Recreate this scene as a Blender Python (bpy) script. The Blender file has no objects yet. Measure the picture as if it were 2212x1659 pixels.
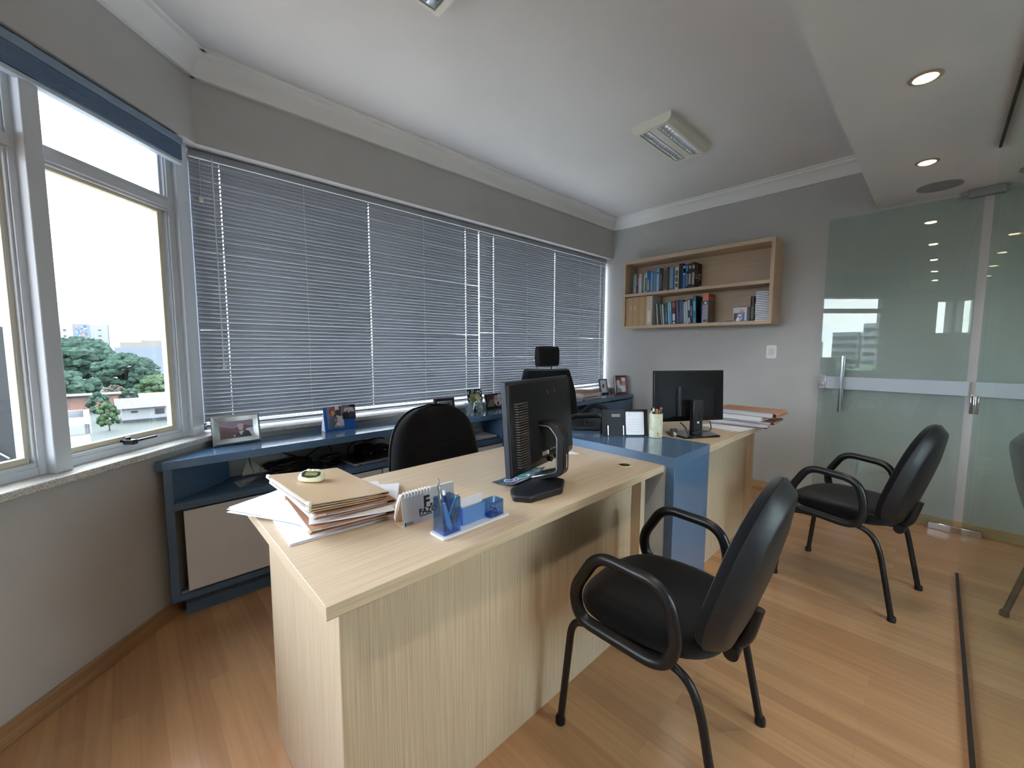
import bpy, bmesh, math, random
from mathutils import Vector, Matrix
R = math.radians
PI = math.pi
SC = bpy.context.scene
COL = SC.collection
random.seed(7)

# ---------------------------------------------------------------- camera
def make_camera():
    f, pitch, yaw, roll = 878.6, -0.087, 0.807, 0.002
    fw = Vector((math.cos(yaw)*math.cos(pitch), math.sin(yaw)*math.cos(pitch), math.sin(pitch)))
    rt = Vector((math.sin(yaw), -math.cos(yaw), 0))
    up = rt.cross(fw)
    rt2 = rt*math.cos(roll) + up*math.sin(roll)
    up2 = -rt*math.sin(roll) + up*math.cos(roll)
    cd = bpy.data.cameras.new('camera')
    cd.sensor_fit = 'HORIZONTAL'; cd.sensor_width = 36
    cd.lens = f/2212*36
    cd.clip_start = 0.02; cd.clip_end = 2000
    co = bpy.data.objects.new('camera', cd); COL.objects.link(co)
    m = Matrix((rt2, up2, -fw)).transposed().to_4x4()
    m.translation = Vector((-4.065, -2.6, 1.242))
    co.matrix_world = m
    SC.camera = co
make_camera()

# ---------------------------------------------------------------- world: overcast bright sky with bluish gaps
SKY = 9.0
w = bpy.data.worlds.new('overcast_sky'); SC.world = w; w.use_nodes = True
nt = w.node_tree; nt.nodes.clear()
tc = nt.nodes.new('ShaderNodeTexCoord'); mp = nt.nodes.new('ShaderNodeMapping')
mp.inputs['Scale'].default_value = (1, 1, 2.5)
ns = nt.nodes.new('ShaderNodeTexNoise'); ns.inputs['Scale'].default_value = 2.6; ns.inputs['Detail'].default_value = 8
cr = nt.nodes.new('ShaderNodeValToRGB')
cr.color_ramp.elements[0].position = .42; cr.color_ramp.elements[0].color = (.62, .76, .92, 1)
cr.color_ramp.elements[1].position = .60; cr.color_ramp.elements[1].color = (.97, .98, 1, 1)
bg = nt.nodes.new('ShaderNodeBackground'); bg.inputs[1].default_value = SKY
ow = nt.nodes.new('ShaderNodeOutputWorld')
nt.links.new(tc.outputs['Generated'], mp.inputs[0]); nt.links.new(mp.outputs[0], ns.inputs[0])
nt.links.new(ns.outputs[0], cr.inputs[0]); nt.links.new(cr.outputs[0], bg.inputs[0]); nt.links.new(bg.outputs[0], ow.inputs[0])

SC.view_settings.view_transform = 'Standard'
SC.view_settings.look = 'None'
SC.view_settings.gamma = 1
SC.view_settings.use_curve_mapping = False
SC.view_settings.exposure = 1.12
cy = SC.cycles
cy.use_denoising = True
cy.max_bounces = 12; cy.diffuse_bounces = 6; cy.glossy_bounces = 5; cy.transmission_bounces = 8; cy.transparent_max_bounces = 24
cy.sample_clamp_indirect = 8
cy.caustics_reflective = False; cy.caustics_refractive = False

# ---------------------------------------------------------------- materials
def lin(c):
    return c/12.92 if c <= .04045 else ((c+.055)/1.055)**2.4
def rgb(h):
    return tuple(lin(int(h[i:i+2], 16)/255) for i in (0, 2, 4)) + (1,)
MC = {}
def mat(name, col='808080', rough=.5, metal=0, coat=0, spec=.5, trans=0, emit=None, estr=0, alpha=1, ior=1.45, sheen=0):
    if name in MC: return MC[name]
    m = bpy.data.materials.new(name); m.use_nodes = True
    b = m.node_tree.nodes['Principled BSDF']
    c = rgb(col) if isinstance(col, str) else tuple(col)+(1,)
    b.inputs['Base Color'].default_value = c
    b.inputs['Roughness'].default_value = rough
    b.inputs['Metallic'].default_value = metal
    b.inputs['Coat Weight'].default_value = coat
    b.inputs['Coat Roughness'].default_value = .08
    b.inputs['Specular IOR Level'].default_value = spec
    b.inputs['Transmission Weight'].default_value = trans
    b.inputs['IOR'].default_value = ior
    b.inputs['Sheen Weight'].default_value = sheen
    b.inputs['Alpha'].default_value = alpha
    if emit:
        b.inputs['Emission Color'].default_value = rgb(emit); b.inputs['Emission Strength'].default_value = estr
    m.diffuse_color = c
    MC[name] = m
    return m
def nodes(m):
    return m.node_tree, m.node_tree.nodes, m.node_tree.links, m.node_tree.nodes['Principled BSDF']
def noise_mat(name, c1, c2, scale=(1, 1, 1), nscale=5, detail=6, rough=.5, lo=.35, hi=.65, bump=0, bscale=None, coat=0, spec=.5, dist=0, coord='Object', sheen=0, metal=0):
    if name in MC: return MC[name]
    m = mat(name, c1, rough, metal=metal, coat=coat, spec=spec, sheen=sheen)
    t, n, l, b = nodes(m)
    tc = n.new('ShaderNodeTexCoord'); mp = n.new('ShaderNodeMapping'); mp.inputs['Scale'].default_value = scale
    no = n.new('ShaderNodeTexNoise'); no.inputs['Scale'].default_value = nscale; no.inputs['Detail'].default_value = detail
    no.inputs['Distortion'].default_value = dist
    cr = n.new('ShaderNodeValToRGB')
    cr.color_ramp.elements[0].position = lo; cr.color_ramp.elements[0].color = rgb(c1)
    cr.color_ramp.elements[1].position = hi; cr.color_ramp.elements[1].color = rgb(c2)
    l.new(tc.outputs[coord], mp.inputs[0]); l.new(mp.outputs[0], no.inputs[0]); l.new(no.outputs[0], cr.inputs[0]); l.new(cr.outputs[0], b.inputs['Base Color'])
    if bump:
        bp = n.new('ShaderNodeBump'); bp.inputs['Strength'].default_value = bump; bp.inputs['Distance'].default_value = .002
        if bscale:
            n2 = n.new('ShaderNodeTexNoise'); n2.inputs['Scale'].default_value = bscale; n2.inputs['Detail'].default_value = 3
            l.new(tc.outputs[coord], n2.inputs[0]); l.new(n2.outputs[0], bp.inputs['Height'])
        else:
            l.new(no.outputs[0], bp.inputs['Height'])
        l.new(bp.outputs[0], b.inputs['Normal'])
    return m
def wood(name, axis, c1='BFA78B', c2='DAC7AC', rough=.42):
    s = [120, 120, 120]; s['xyz'.index(axis)] = 1.5
    m = noise_mat(name, c1, c2, scale=tuple(s), nscale=2.2, detail=9, rough=rough, lo=.30, hi=.68, spec=.35, dist=.25)
    return m
W_X = wood('light_oak_grain_x', 'x'); W_Y = wood('light_oak_grain_y', 'y'); W_Z = wood('light_oak_grain_z', 'z')
S_Y = wood('shelf_oak_grain_y', 'y', 'B89F87', 'D0B79E', .5)
S_Z = wood('shelf_oak_grain_z', 'z', 'B89F87', 'D0B79E', .5)
WALL = noise_mat('greige_wall_paint', 'B2B0AF', 'B8B6B5', nscale=2, rough=.8, bump=.25, bscale=180)
WALLB = WALL
CEIL = noise_mat('white_ceiling_paint', 'D2D1D2', 'D8D7D7', nscale=1.5, rough=.85, bump=.15, bscale=120)
PLASTER = mat('white_cornice_plaster', 'E4E4E4', .7)
GRAN = noise_mat('speckled_granite', 'A29E98', 'D0CDC6', nscale=210, detail=3, rough=.35, lo=.36, hi=.6)
BASEB = wood('baseboard_wood', 'x', '8A6A4C', 'AE8B68', .45)
BLUE = mat('steel_blue_lacquer', '5A7797', .16, coat=.6, spec=.5)
BLUEM = mat('steel_blue_melamine', '54708F', .35)
WHITEM = mat('white_melamine', 'DDE1E8', .4)
BLK = mat('black_plastic', '121317', .38)
BLKG = mat('gloss_black_plastic', '08090B', .12, coat=.5)
DGREY = mat('dark_grey_plastic', '23262C', .45)
BLKF = noise_mat('black_woven_fabric', '08080A', '121215', nscale=400, detail=2, rough=.95, spec=.2, bump=.5, bscale=500, sheen=.15)
BLKPU = mat('black_tube_coating', '111216', .36, spec=.55)
SHELLP = noise_mat('black_textured_plastic_shell', '17181B', '212226', nscale=200, rough=.42, bump=.2, bscale=600)
CHROME = mat('chrome', 'D8D8DA', .12, metal=1)
SILV = mat('silver_frame_metal', 'B9BABD', .22, metal=1)
ALU = mat('white_painted_aluminium', 'C9CDD4', .45)
ALUY = mat('yellowed_window_frame', 'CFC6AE', .5)
SLAT = mat('grey_blind_slat', '93969C', .42, spec=.5)
CORD = mat('white_blind_cord', 'D8D8D8', .7)
PAPER = mat('white_paper', 'EDEDF2', .7)
PAPER2 = mat('grey_white_paper', 'D2D2DC', .75)
PRINT = mat('faint_grey_print', '9A9AA6', .8)
MAN = noise_mat('tan_folder_card', 'CBAE8A', 'D2B692', nscale=6, rough=.38, coat=.15)
MANB = noise_mat('brown_folder_card', 'AC8066', 'BA8D72', nscale=6, rough=.5)
CLIP = mat('cream_plastic_fastener', 'E6E4D6', .4)

def glass_mat(name, tint, r0=.045, rough=0):
    m = bpy.data.materials.new(name); m.use_nodes = True
    t = m.node_tree; n = t.nodes; l = t.links; n.clear()
    lw = n.new('ShaderNodeLayerWeight'); lw.inputs[0].default_value = .5
    pw = n.new('ShaderNodeMath'); pw.operation = 'POWER'; pw.inputs[1].default_value = 5
    mu = n.new('ShaderNodeMath'); mu.operation = 'MULTIPLY_ADD'; mu.inputs[1].default_value = 1-r0; mu.inputs[2].default_value = r0
    tr = n.new('ShaderNodeBsdfTransparent'); tr.inputs[0].default_value = tint
    gl = n.new('ShaderNodeBsdfGlossy'); gl.inputs[0].default_value = (.95, 1, .97, 1); gl.inputs['Roughness'].default_value = rough
    mx = n.new('ShaderNodeMixShader'); o = n.new('ShaderNodeOutputMaterial')
    l.new(lw.outputs['Facing'], pw.inputs[0]); l.new(pw.outputs[0], mu.inputs[0]); l.new(mu.outputs[0], mx.inputs[0])
    l.new(tr.outputs[0], mx.inputs[1]); l.new(gl.outputs[0], mx.inputs[2]); l.new(mx.outputs[0], o.inputs[0])
    m.diffuse_color = tint
    return m
PANE = glass_mat('window_glass', (.95, .97, .98, 1))
GREEN = glass_mat('green_tempered_glass', (.875, .925, .905, 1), r0=.028)
BLUEAC = glass_mat('translucent_blue_acrylic', (.56, .73, .93, 1), r0=.06, rough=.05)
CLEAR = glass_mat('clear_drinking_glass', (.90, .94, .95, 1), r0=.12, rough=.02)
PLAST = glass_mat('crumpled_clear_plastic', (.86, .90, .92, 1), r0=.16, rough=.25)

def floor_mat():
    m = mat('laminate_wood_floor', 'A87C58', .2, spec=.5)
    t, n, l, b = nodes(m)
    tc = n.new('ShaderNodeTexCoord'); mp = n.new('ShaderNodeMapping'); mp.inputs['Rotation'].default_value = (0, 0, R(90))
    br = n.new('ShaderNodeTexBrick'); br.offset = .37; br.squash = 1
    br.inputs['Scale'].default_value = 1; br.inputs['Brick Width'].default_value = 1.25; br.inputs['Row Height'].default_value = .065
    br.inputs['Mortar Size'].default_value = .0006; br.inputs['Mortar Smooth'].default_value = 1
    br.inputs['Color1'].default_value = rgb('AE8562'); br.inputs['Color2'].default_value = rgb('C09770'); br.inputs['Mortar'].default_value = rgb('A0764F')
    mp2 = n.new('ShaderNodeMapping'); mp2.inputs['Scale'].default_value = (26, 1.1, 1)
    no = n.new('ShaderNodeTexNoise'); no.inputs['Scale'].default_value = 2; no.inputs['Detail'].default_value = 8
    mx = n.new('ShaderNodeMixRGB'); mx.blend_type = 'MULTIPLY'; mx.inputs[0].default_value = .55
    cr = n.new('ShaderNodeValToRGB'); cr.color_ramp.elements[0].position = .3; cr.color_ramp.elements[0].color = (.80, .78, .76, 1)
    cr.color_ramp.elements[1].position = .7; cr.color_ramp.elements[1].color = (1.12, 1.1, 1.08, 1)
    l.new(tc.outputs['Object'], mp.inputs[0]); l.new(mp.outputs[0], br.inputs[0])
    l.new(tc.outputs['Object'], mp2.inputs[0]); l.new(mp2.outputs[0], no.inputs[0]); l.new(no.outputs[0], cr.inputs[0])
    l.new(br.outputs[0], mx.inputs[1]); l.new(cr.outputs[0], mx.inputs[2]); l.new(mx.outputs[0], b.inputs['Base Color'])
    return m
FLOOR = floor_mat()

# ---------------------------------------------------------------- mesh builder
class M:
    def __init__(s, T=None): s.v = []; s.f = []; s.mi = []; s.mats = []; s.T = T or Matrix()
    def _m(s, m):
        if m is None: return 0
        if m not in s.mats: s.mats.append(m)
        return s.mats.index(m)
    def add(s, vs, fs, m=None):
        o = len(s.v); k = s._m(m)
        s.v += [tuple(s.T @ Vector(p)) for p in vs]
        for f in fs: s.f.append([o+i for i in f]); s.mi.append(k)
        return s
    def box(s, x0, x1, y0, y1, z0, z1, m=None):
        return s.add([(x0,y0,z0),(x1,y0,z0),(x1,y1,z0),(x0,y1,z0),(x0,y0,z1),(x1,y0,z1),(x1,y1,z1),(x0,y1,z1)],
                     [(0,3,2,1),(4,5,6,7),(0,1,5,4),(1,2,6,5),(2,3,7,6),(3,0,4,7)], m)
    def obox(s, c, sx, sy, sz, rot=0, m=None, tilt=None):
        Mx = Matrix.Translation(c) @ Matrix.Rotation(rot, 4, 'Z')
        if tilt: Mx = Mx @ Matrix.Rotation(tilt, 4, 'X')
        p = [Mx @ Vector((a*sx/2, b*sy/2, d*sz/2)) for d in (-1, 1) for a, b in ((-1,-1),(1,-1),(1,1),(-1,1))]
        return s.add(p, [(0,3,2,1),(4,5,6,7),(0,1,5,4),(1,2,6,5),(2,3,7,6),(3,0,4,7)], m)
    def prism(s, poly, z0, z1, m=None):
        n = len(poly)
        a = sum(poly[i][0]*poly[(i+1)%n][1]-poly[(i+1)%n][0]*poly[i][1] for i in range(n))
        if a < 0: poly = poly[::-1]
        return s.add([(x,y,z0) for x,y in poly]+[(x,y,z1) for x,y in poly],
                     [list(range(n))[::-1], list(range(n, 2*n))]+[(i,(i+1)%n,n+(i+1)%n,n+i) for i in range(n)], m)
    def extr(s, poly, origin, u, v, wdir, m=None):
        """polygon (a,b) in plane origin+a*u+b*v extruded by vector wdir"""
        o, u, v, wd = Vector(origin), Vector(u), Vector(v), Vector(wdir); n = len(poly)
        a = sum(poly[i][0]*poly[(i+1)%n][1]-poly[(i+1)%n][0]*poly[i][1] for i in range(n))
        if (a < 0) != (u.cross(v).dot(wd) < 0): poly = poly[::-1]
        P = [o+u*a_+v*b_ for a_, b_ in poly]
        return s.add(P+[q+wd for q in P], [list(range(n))[::-1], list(range(n, 2*n))]+[(i,(i+1)%n,n+(i+1)%n,n+i) for i in range(n)], m)
    def cyl(s, p0, p1, r0, r1=None, n=16, m=None, caps=True):
        r1 = r0 if r1 is None else r1
        p0, p1 = Vector(p0), Vector(p1); d = (p1-p0).normalized()
        a = d.orthogonal().normalized(); b = d.cross(a)
        V = [p0+(a*math.cos(t)+b*math.sin(t))*r0 for t in [2*PI*i/n for i in range(n)]]
        V += [p1+(a*math.cos(t)+b*math.sin(t))*r1 for t in [2*PI*i/n for i in range(n)]]
        F = [(i,(i+1)%n,n+(i+1)%n,n+i) for i in range(n)]
        if caps: F += [list(range(n))[::-1], list(range(n, 2*n))]
        return s.add(V, F, m)
    def tube(s, pts, r, n=10, m=None, closed=False, flat=1):
        P = [Vector(p) for p in pts]; k = len(P); V = []; F = []
        prev = None
        for i, p in enumerate(P):
            if closed: d = P[(i+1)%k]-P[i-1]
            else: d = P[min(i+1,k-1)]-P[max(i-1,0)]
            d.normalize()
            if prev is None: a = d.orthogonal().normalized()
            else:
                a = prev-d*prev.dot(d)
                a = a.normalized() if a.length > 1e-6 else d.orthogonal().normalized()
            prev = a; b = d.cross(a)
            rr = r[i] if isinstance(r, (list, tuple)) else r
            V += [p+(a*math.cos(t)+b*math.sin(t)*flat)*rr for t in [2*PI*j/n for j in range(n)]]
        kk = k if closed else k-1
        sh = 0
        if closed:
            # find the twist offset
            best = min(range(n), key=lambda q: (V[(k-1)*n]-V[q]).length)
            sh = best
        for i in range(kk):
            i2 = (i+1) % k; o = sh if (closed and i2 == 0) else 0
            for j in range(n):
                F.append((i*n+j, i*n+(j+1)%n, i2*n+(j+1+o)%n, i2*n+(j+o)%n))
        if not closed: F += [list(range(n))[::-1], [(k-1)*n+j for j in range(n)]]
        return s.add(V, F, m)
    def lathe(s, prof, c=(0,0,0), n=24, m=None, sy=1):
        c = Vector(c); V = []; F = []
        for r, z in prof:
            V += [c+Vector((r*math.cos(2*PI*j/n), sy*r*math.sin(2*PI*j/n), z)) for j in range(n)]
        k = len(prof)
        for i in range(k-1):
            for j in range(n): F.append((i*n+j, i*n+(j+1)%n, (i+1)*n+(j+1)%n, (i+1)*n+j))
        F += [list(range(n))[::-1], [(k-1)*n+j for j in range(n)]]
        return s.add(V, F, m)
    def grid(s, fn, nu, nv, m=None, closeu=False):
        V = [fn(i/nu, j/nv) for j in range(nv+1) for i in range(nu+(0 if closeu else 1))]
        W_ = nu if closeu else nu+1
        F = []
        for j in range(nv):
            for i in range(nu):
                i2 = (i+1) % W_
                F.append((j*W_+i, j*W_+i2, (j+1)*W_+i2, (j+1)*W_+i))
        return s.add(V, F, m)
    def ball(s, c, r, n=12, m=None, sc=(1,1,1)):
        c = Vector(c); prof = [(max(1e-4, math.sin(PI*i/(n//2)))*r, -math.cos(PI*i/(n//2))*r) for i in range(n//2+1)]
        V = []; F = []
        for rr, z in prof: V += [c+Vector((rr*math.cos(2*PI*j/n)*sc[0], rr*math.sin(2*PI*j/n)*sc[1], z*sc[2])) for j in range(n)]
        for i in range(n//2):
            for j in range(n): F.append((i*n+j, i*n+(j+1)%n, (i+1)*n+(j+1)%n, (i+1)*n+j))
        return s.add(V, F, m)
    def build(s, name, m=None, parent=None, bevel=0, seg=2, smooth=True, sub=0, solid=0, loc=None, rot=None):
        me = bpy.data.meshes.new(name); me.from_pydata(s.v, [], s.f)
        if s.mats:
            for q in s.mats: me.materials.append(q)
            me.polygons.foreach_set('material_index', s.mi)
        if m and not s.mats: me.materials.append(m)
        me.update()
        bm = bmesh.new(); bm.from_mesh(me); bmesh.ops.remove_doubles(bm, verts=bm.verts, dist=1e-6); 
        if not solid: bmesh.ops.recalc_face_normals(bm, faces=bm.faces)
        bm.to_mesh(me); bm.free()
        if smooth:
            me.polygons.foreach_set('use_smooth', [True]*len(me.polygons))
            me.set_sharp_from_angle(angle=R(38))
        o = bpy.data.objects.new(name, me); COL.objects.link(o)
        if parent: o.parent = parent
        if loc: o.location = loc
        if rot is not None: o.rotation_euler = rot if isinstance(rot, tuple) else (0, 0, rot)
        if solid:
            q = o.modifiers.new('thickness', 'SOLIDIFY'); q.thickness = solid
        if bevel:
            q = o.modifiers.new('bevel', 'BEVEL'); q.width = bevel; q.segments = seg; q.limit_method = 'ANGLE'; q.angle_limit = R(40)
        if sub:
            q = o.modifiers.new('sub', 'SUBSURF'); q.levels = sub; q.render_levels = sub
        return o

def thing(name, label, cat, loc=(0,0,0), rz=0, group=None, tilt=0):
    o = bpy.data.objects.new(name, None); o.empty_display_size = .05; COL.objects.link(o)
    o.location = loc; o.rotation_euler = (tilt, 0, rz); o['label'] = label; o['category'] = cat
    if group: o['group'] = group
    return o
def tag(o, label, cat, group=None):
    o['label'] = label; o['category'] = cat
    if group: o['group'] = group
    return o
def struct(o): o['kind'] = 'structure'; return o
def nest(root, part, host):
    hs = [c for c in root.children if c.name.split('.')[0] == host]
    for c in [c for c in root.children if c.name.split('.')[0] == part]:
        def ctr(o): return sum((Vector(q) for q in o.bound_box), Vector())/8
        h = min(hs, key=lambda q: (ctr(q)-ctr(c)).length)
        c.parent = h
def copy_tree(o, parent=None):
    c = o.copy(); COL.objects.link(c); c.parent = parent
    for ch in list(o.children): copy_tree(ch, c)
    return c
def text(parent, s, size, loc, rot, m, name='lettering', ext=.0004, align='LEFT', sx=1, bold=0):
    cu = bpy.data.curves.new('t', 'FONT'); cu.body = s; cu.size = size; cu.extrude = ext; cu.offset = bold; cu.align_x = align; cu.resolution_u = 3
    to = bpy.data.objects.new('t', cu); COL.objects.link(to)
    bpy.context.view_layer.update()
    me = bpy.data.meshes.new_from_object(to.evaluated_get(bpy.context.evaluated_depsgraph_get()))
    bpy.data.objects.remove(to); bpy.data.curves.remove(cu)
    me.materials.clear(); me.materials.append(m); me.name = name
    o = bpy.data.objects.new(name, me); COL.objects.link(o); o.parent = parent; o.location = loc; o.rotation_euler = rot; o.scale = (sx, 1, 1)
    return o
def rrect(w, h, r, n=5, cx=0, cy=0):
    P = []
    for (sx, sy, a0) in ((1,-1,-90),(1,1,0),(-1,1,90),(-1,-1,180)):
        for i in range(n+1):
            a = R(a0+90*i/n); P.append((cx+sx*(w/2-r)+r*math.cos(a), cy+sy*(h/2-r)+r*math.sin(a)))
    return P
def rpath(pts, r, n=6, closed=False):
    P = [Vector(p) for p in pts]; out = []; k = len(P)
    for i in range(k):
        if not closed and i in (0, k-1): out.append(P[i]); continue
        a, b, c = P[i-1], P[i], P[(i+1) % k]
        rr = r[i] if isinstance(r, (list, tuple)) else r
        d1, d2 = (a-b), (c-b); l1 = min(rr, d1.length*.48); l2 = min(rr, d2.length*.48)
        s0, s1 = b+d1.normalized()*l1, b+d2.normalized()*l2
        for j in range(n+1):
            t = j/n; out.append(s0*(1-t)**2+b*2*t*(1-t)+s1*t*t)
    return out

# ================================================================ ROOM SHELL
H = 2.66; HS = 2.247; HD = 2.266; YP = -2.755; YS = -2.227
LX = -3.742
def WP(t, off): return (LX-.70711*t+.70711*off, -.70711*t-.70711*off)
WR = R(225)      # wall_left frame: local x runs along the wall away from the corner, local y into the room
def wl(m, name, mt, **k): return m.build(name, mt, loc=(LX, 0, 0), rot=WR, **k)

struct(M().box(-8, .2, -4.4, .2, -.1, 0).build('floor', FLOOR, smooth=False))
struct(M().box(-8, .2, YS, .2, H, H+.12).build('ceiling', CEIL, smooth=False))
struct(M().box(-8, .0, -4.35, YS, HD, H+.12).build('trim_1', CEIL, smooth=False))   # dropped plaster ceiling
# back wall: low wall and beam with the blinds' recess between
struct(M().box(-3.80, .2, .0, .18, 0, .772).box(LX, .2, 0, .25, HS, H+.1).box(-4.1, LX, 0, .25, HS+.0015, H+.1).build('wall_back', WALL, smooth=False))
struct(M().box(0, .18, -4.4, .25, 0, H+.1).build('wall_right', WALL, smooth=False))
# left wall at 45 degrees
wl(M().box(-.02, 5.9, -.2, 0, 0, .772).box(0, 5.9, -.25, 0, HS, H+.1).box(2.75, 3.60, -.2, 0, .7, HS+.02).box(3.60, 3.93, -.2, 0, .7, 1.5).box(3.60, 3.93, -.2, 0, 2.1, HS+.02).box(3.93, 5.9, -.2, 0, .7, HS+.02), 'wall_left', WALL, smooth=False)['kind'] = 'structure'
struct(M().box(-8.1, -7.5, -4.4, -3.2, 0, H).build('wall_rear', WALL, smooth=False))
struct(M().box(-8, .2, -4.4, -4.3, 0, .6).box(-8, .2, -4.4, -4.3, 1.85, H).box(-2.0, .2, -4.4, -4.3, .6, 1.85).box(-8, -3.1, -4.4, -4.3, .6, 1.85).build('wall_corridor', WALL, smooth=False))  # gap left for the added fill window
w7 = struct(bpy.data.objects.new('added_fill_window', None)); COL.objects.link(w7)  # unseen window, added so daylight fills the desk fronts from behind
fr = M()
for x in (-3.1, -2.57, -2.05): fr.box(x, x+.05, -4.39, -4.33, .6, 1.85)
fr.box(-3.1, -2.0, -4.39, -4.33, .6, .65).box(-3.1, -2.0, -4.39, -4.33, 1.8, 1.85).build('frame', ALU, w7)
M().box(-3.1, -2.0, -4.362, -4.358, .6, 1.85).build('pane', PANE, w7, smooth=False)
# corner post between the two window bands
post = [WP(.085, -.035), WP(.085, -.16), (-3.80, .2), (-3.772, .2), (-3.772, .055), (-3.79, .03)]
struct(M().prism(post, .79, HS+.01).build('trim_2', ALU, bevel=.003))
# sills
struct(M().box(-3.78, 0, -.03, .2, .772, .797).build('trim_3', GRAN, bevel=.004))
wl(M().box(-.0, 4.05, -.2, .04, .772, .80), 'trim_4', GRAN, bevel=.004)['kind'] = 'structure'
# cornices
cp = [(0,0),(0,-.11),(-.022,-.11),(-.028,-.085),(-.05,-.045),(-.085,-.03),(-.09,-.012),(-.105,-.012),(-.105,0)]
def cornice(name, a, b, nrm):
    a, b, nv = Vector(a), Vector(b), Vector(nrm)
    return struct(M().extr([(-u, v) for u, v in cp], a, nv, (0,0,1), b-a).build(name, PLASTER))
cornice('trim_5', (-3.75, 0, H), (0, 0, H), (0,-1,0))
cornice('trim_6', (0, 0, H), (0, YS-.01, H), (-1,0,0))
cornice('trim_7', (LX, 0, H), WP(3.2, 0)+(H,), (.70711,-.70711,0))
# baseboards
struct(M().box(-.016, 0, -4.3, 0, 0, .07).build('baseboard_right', wood('baseboard_wood_y', 'y', 'A98660', 'C9A67E', .45), bevel=.003))
wl(M().box(0, 5.8, 0, .016, 0, .07), 'baseboard_left', BASEB, bevel=.003)['kind'] = 'structure'

# ---------------------------------------------------------------- windows on the left wall
def wwindow(name, t0, t1, tr=True, latch=False, so=.052):
    o = struct(bpy.data.objects.new(name, None)); COL.objects.link(o); o.location = (LX,0,0); o.rotation_euler = (0,0,WR)
    f = M(); z0, z1 = .80, HS; y0, y1 = -.13, -.05
    f.box(t0, t1, y0, y1-.01, z0, z0+.03); f.box(t0, t1, y0, y1, z1-.09, z1)
    f.box(t0, t0+.035, y0, y1-.005, z0, z1).box(t1-.035, t1, y0, y1-.005, z0, z1)
    f.box(t0+.035, t1-.035, y0, y1-.012, z0+.03, z0+.045)
    for k in (0, .012): f.box(t0+.035+k, t0+.042+k, y0+.02, y1-.012-k, z0+.04, z1-.09)
    if tr: f.box(t0+.03, t1-.03, y0, y1-.01, 1.884, 1.95).box(t0+.03, t1-.03, y1-.01, y1, 1.895, 1.93)
    f.build('frame', ALU, o, bevel=.002)
    s_ = M()
    za, zb = z0+.045, (1.884 if tr else z1-.09)
    ts, te = t0+so, t1-.035
    s_.box(ts, te, y0+.03, y1-.025, za, za+.022).box(ts, te, y0+.03, y1-.025, zb-.012, zb).box(ts, ts+.022, y0+.03, y1-.025, za, zb).box(te-.018, te, y0+.03, y1-.025, za, zb)
    s_.build('sash', ALUY, o, bevel=.002)
    M().box(t0+.03, t1-.03, y0+.045, y0+.049, z0+.03, z1-.06).build('pane', PANE, o, smooth=False)
    if latch:
        h = M().box(.395, .42, -.075, -.02, .835, .855).box(.30, .42, -.035, -.022, .843, .852)
        h.cyl((.408, -.05, .835), (.408, -.05, .866), .009)
        h.build('latch', DGREY, o, bevel=.002)
    return o
wwindow('window_1', .085, .68, latch=True)
wwindow('window_2', .690, 1.45, so=.035)
wwindow('window_3', 1.53, 2.75)

k = M()
for a, b in ((.650, .705), (1.45, 1.53)): k.box(a, b, -.15, -.02, .80, HS)
wl(k, 'trim_8', ALU, bevel=.003)['kind'] = 'structure'
w4 = struct(bpy.data.objects.new('window_4', None)); COL.objects.link(w4); w4.location = (LX,0,0); w4.rotation_euler = (0,0,WR)
fr = M()
for a in ((3.60,3.62,1.5,2.1),(3.91,3.93,1.5,2.1),(3.62,3.91,1.5,1.53),(3.62,3.91,2.07,2.1)): fr.box(a[0],a[1],-.12,-.06,a[2],a[3])
fr.build('frame', ALU, w4)
M().box(3.62,3.91,-.092,-.088,1.54,2.06).build('pane', PANE, w4, smooth=False)
# back window behind the blinds
o5 = struct(bpy.data.objects.new('window_5', None)); COL.objects.link(o5)
f = M().box(-3.78, 0, .15, .2, .797, .83).box(-3.78, 0, .15, .2, HS-.03, HS).box(-3.78, -3.75, .15, .2, .797, HS)
f.build('frame', ALU, o5)
M().box(-3.78, 0, .172, .176, .8, HS).build('pane', PANE, o5, smooth=False)

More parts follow.
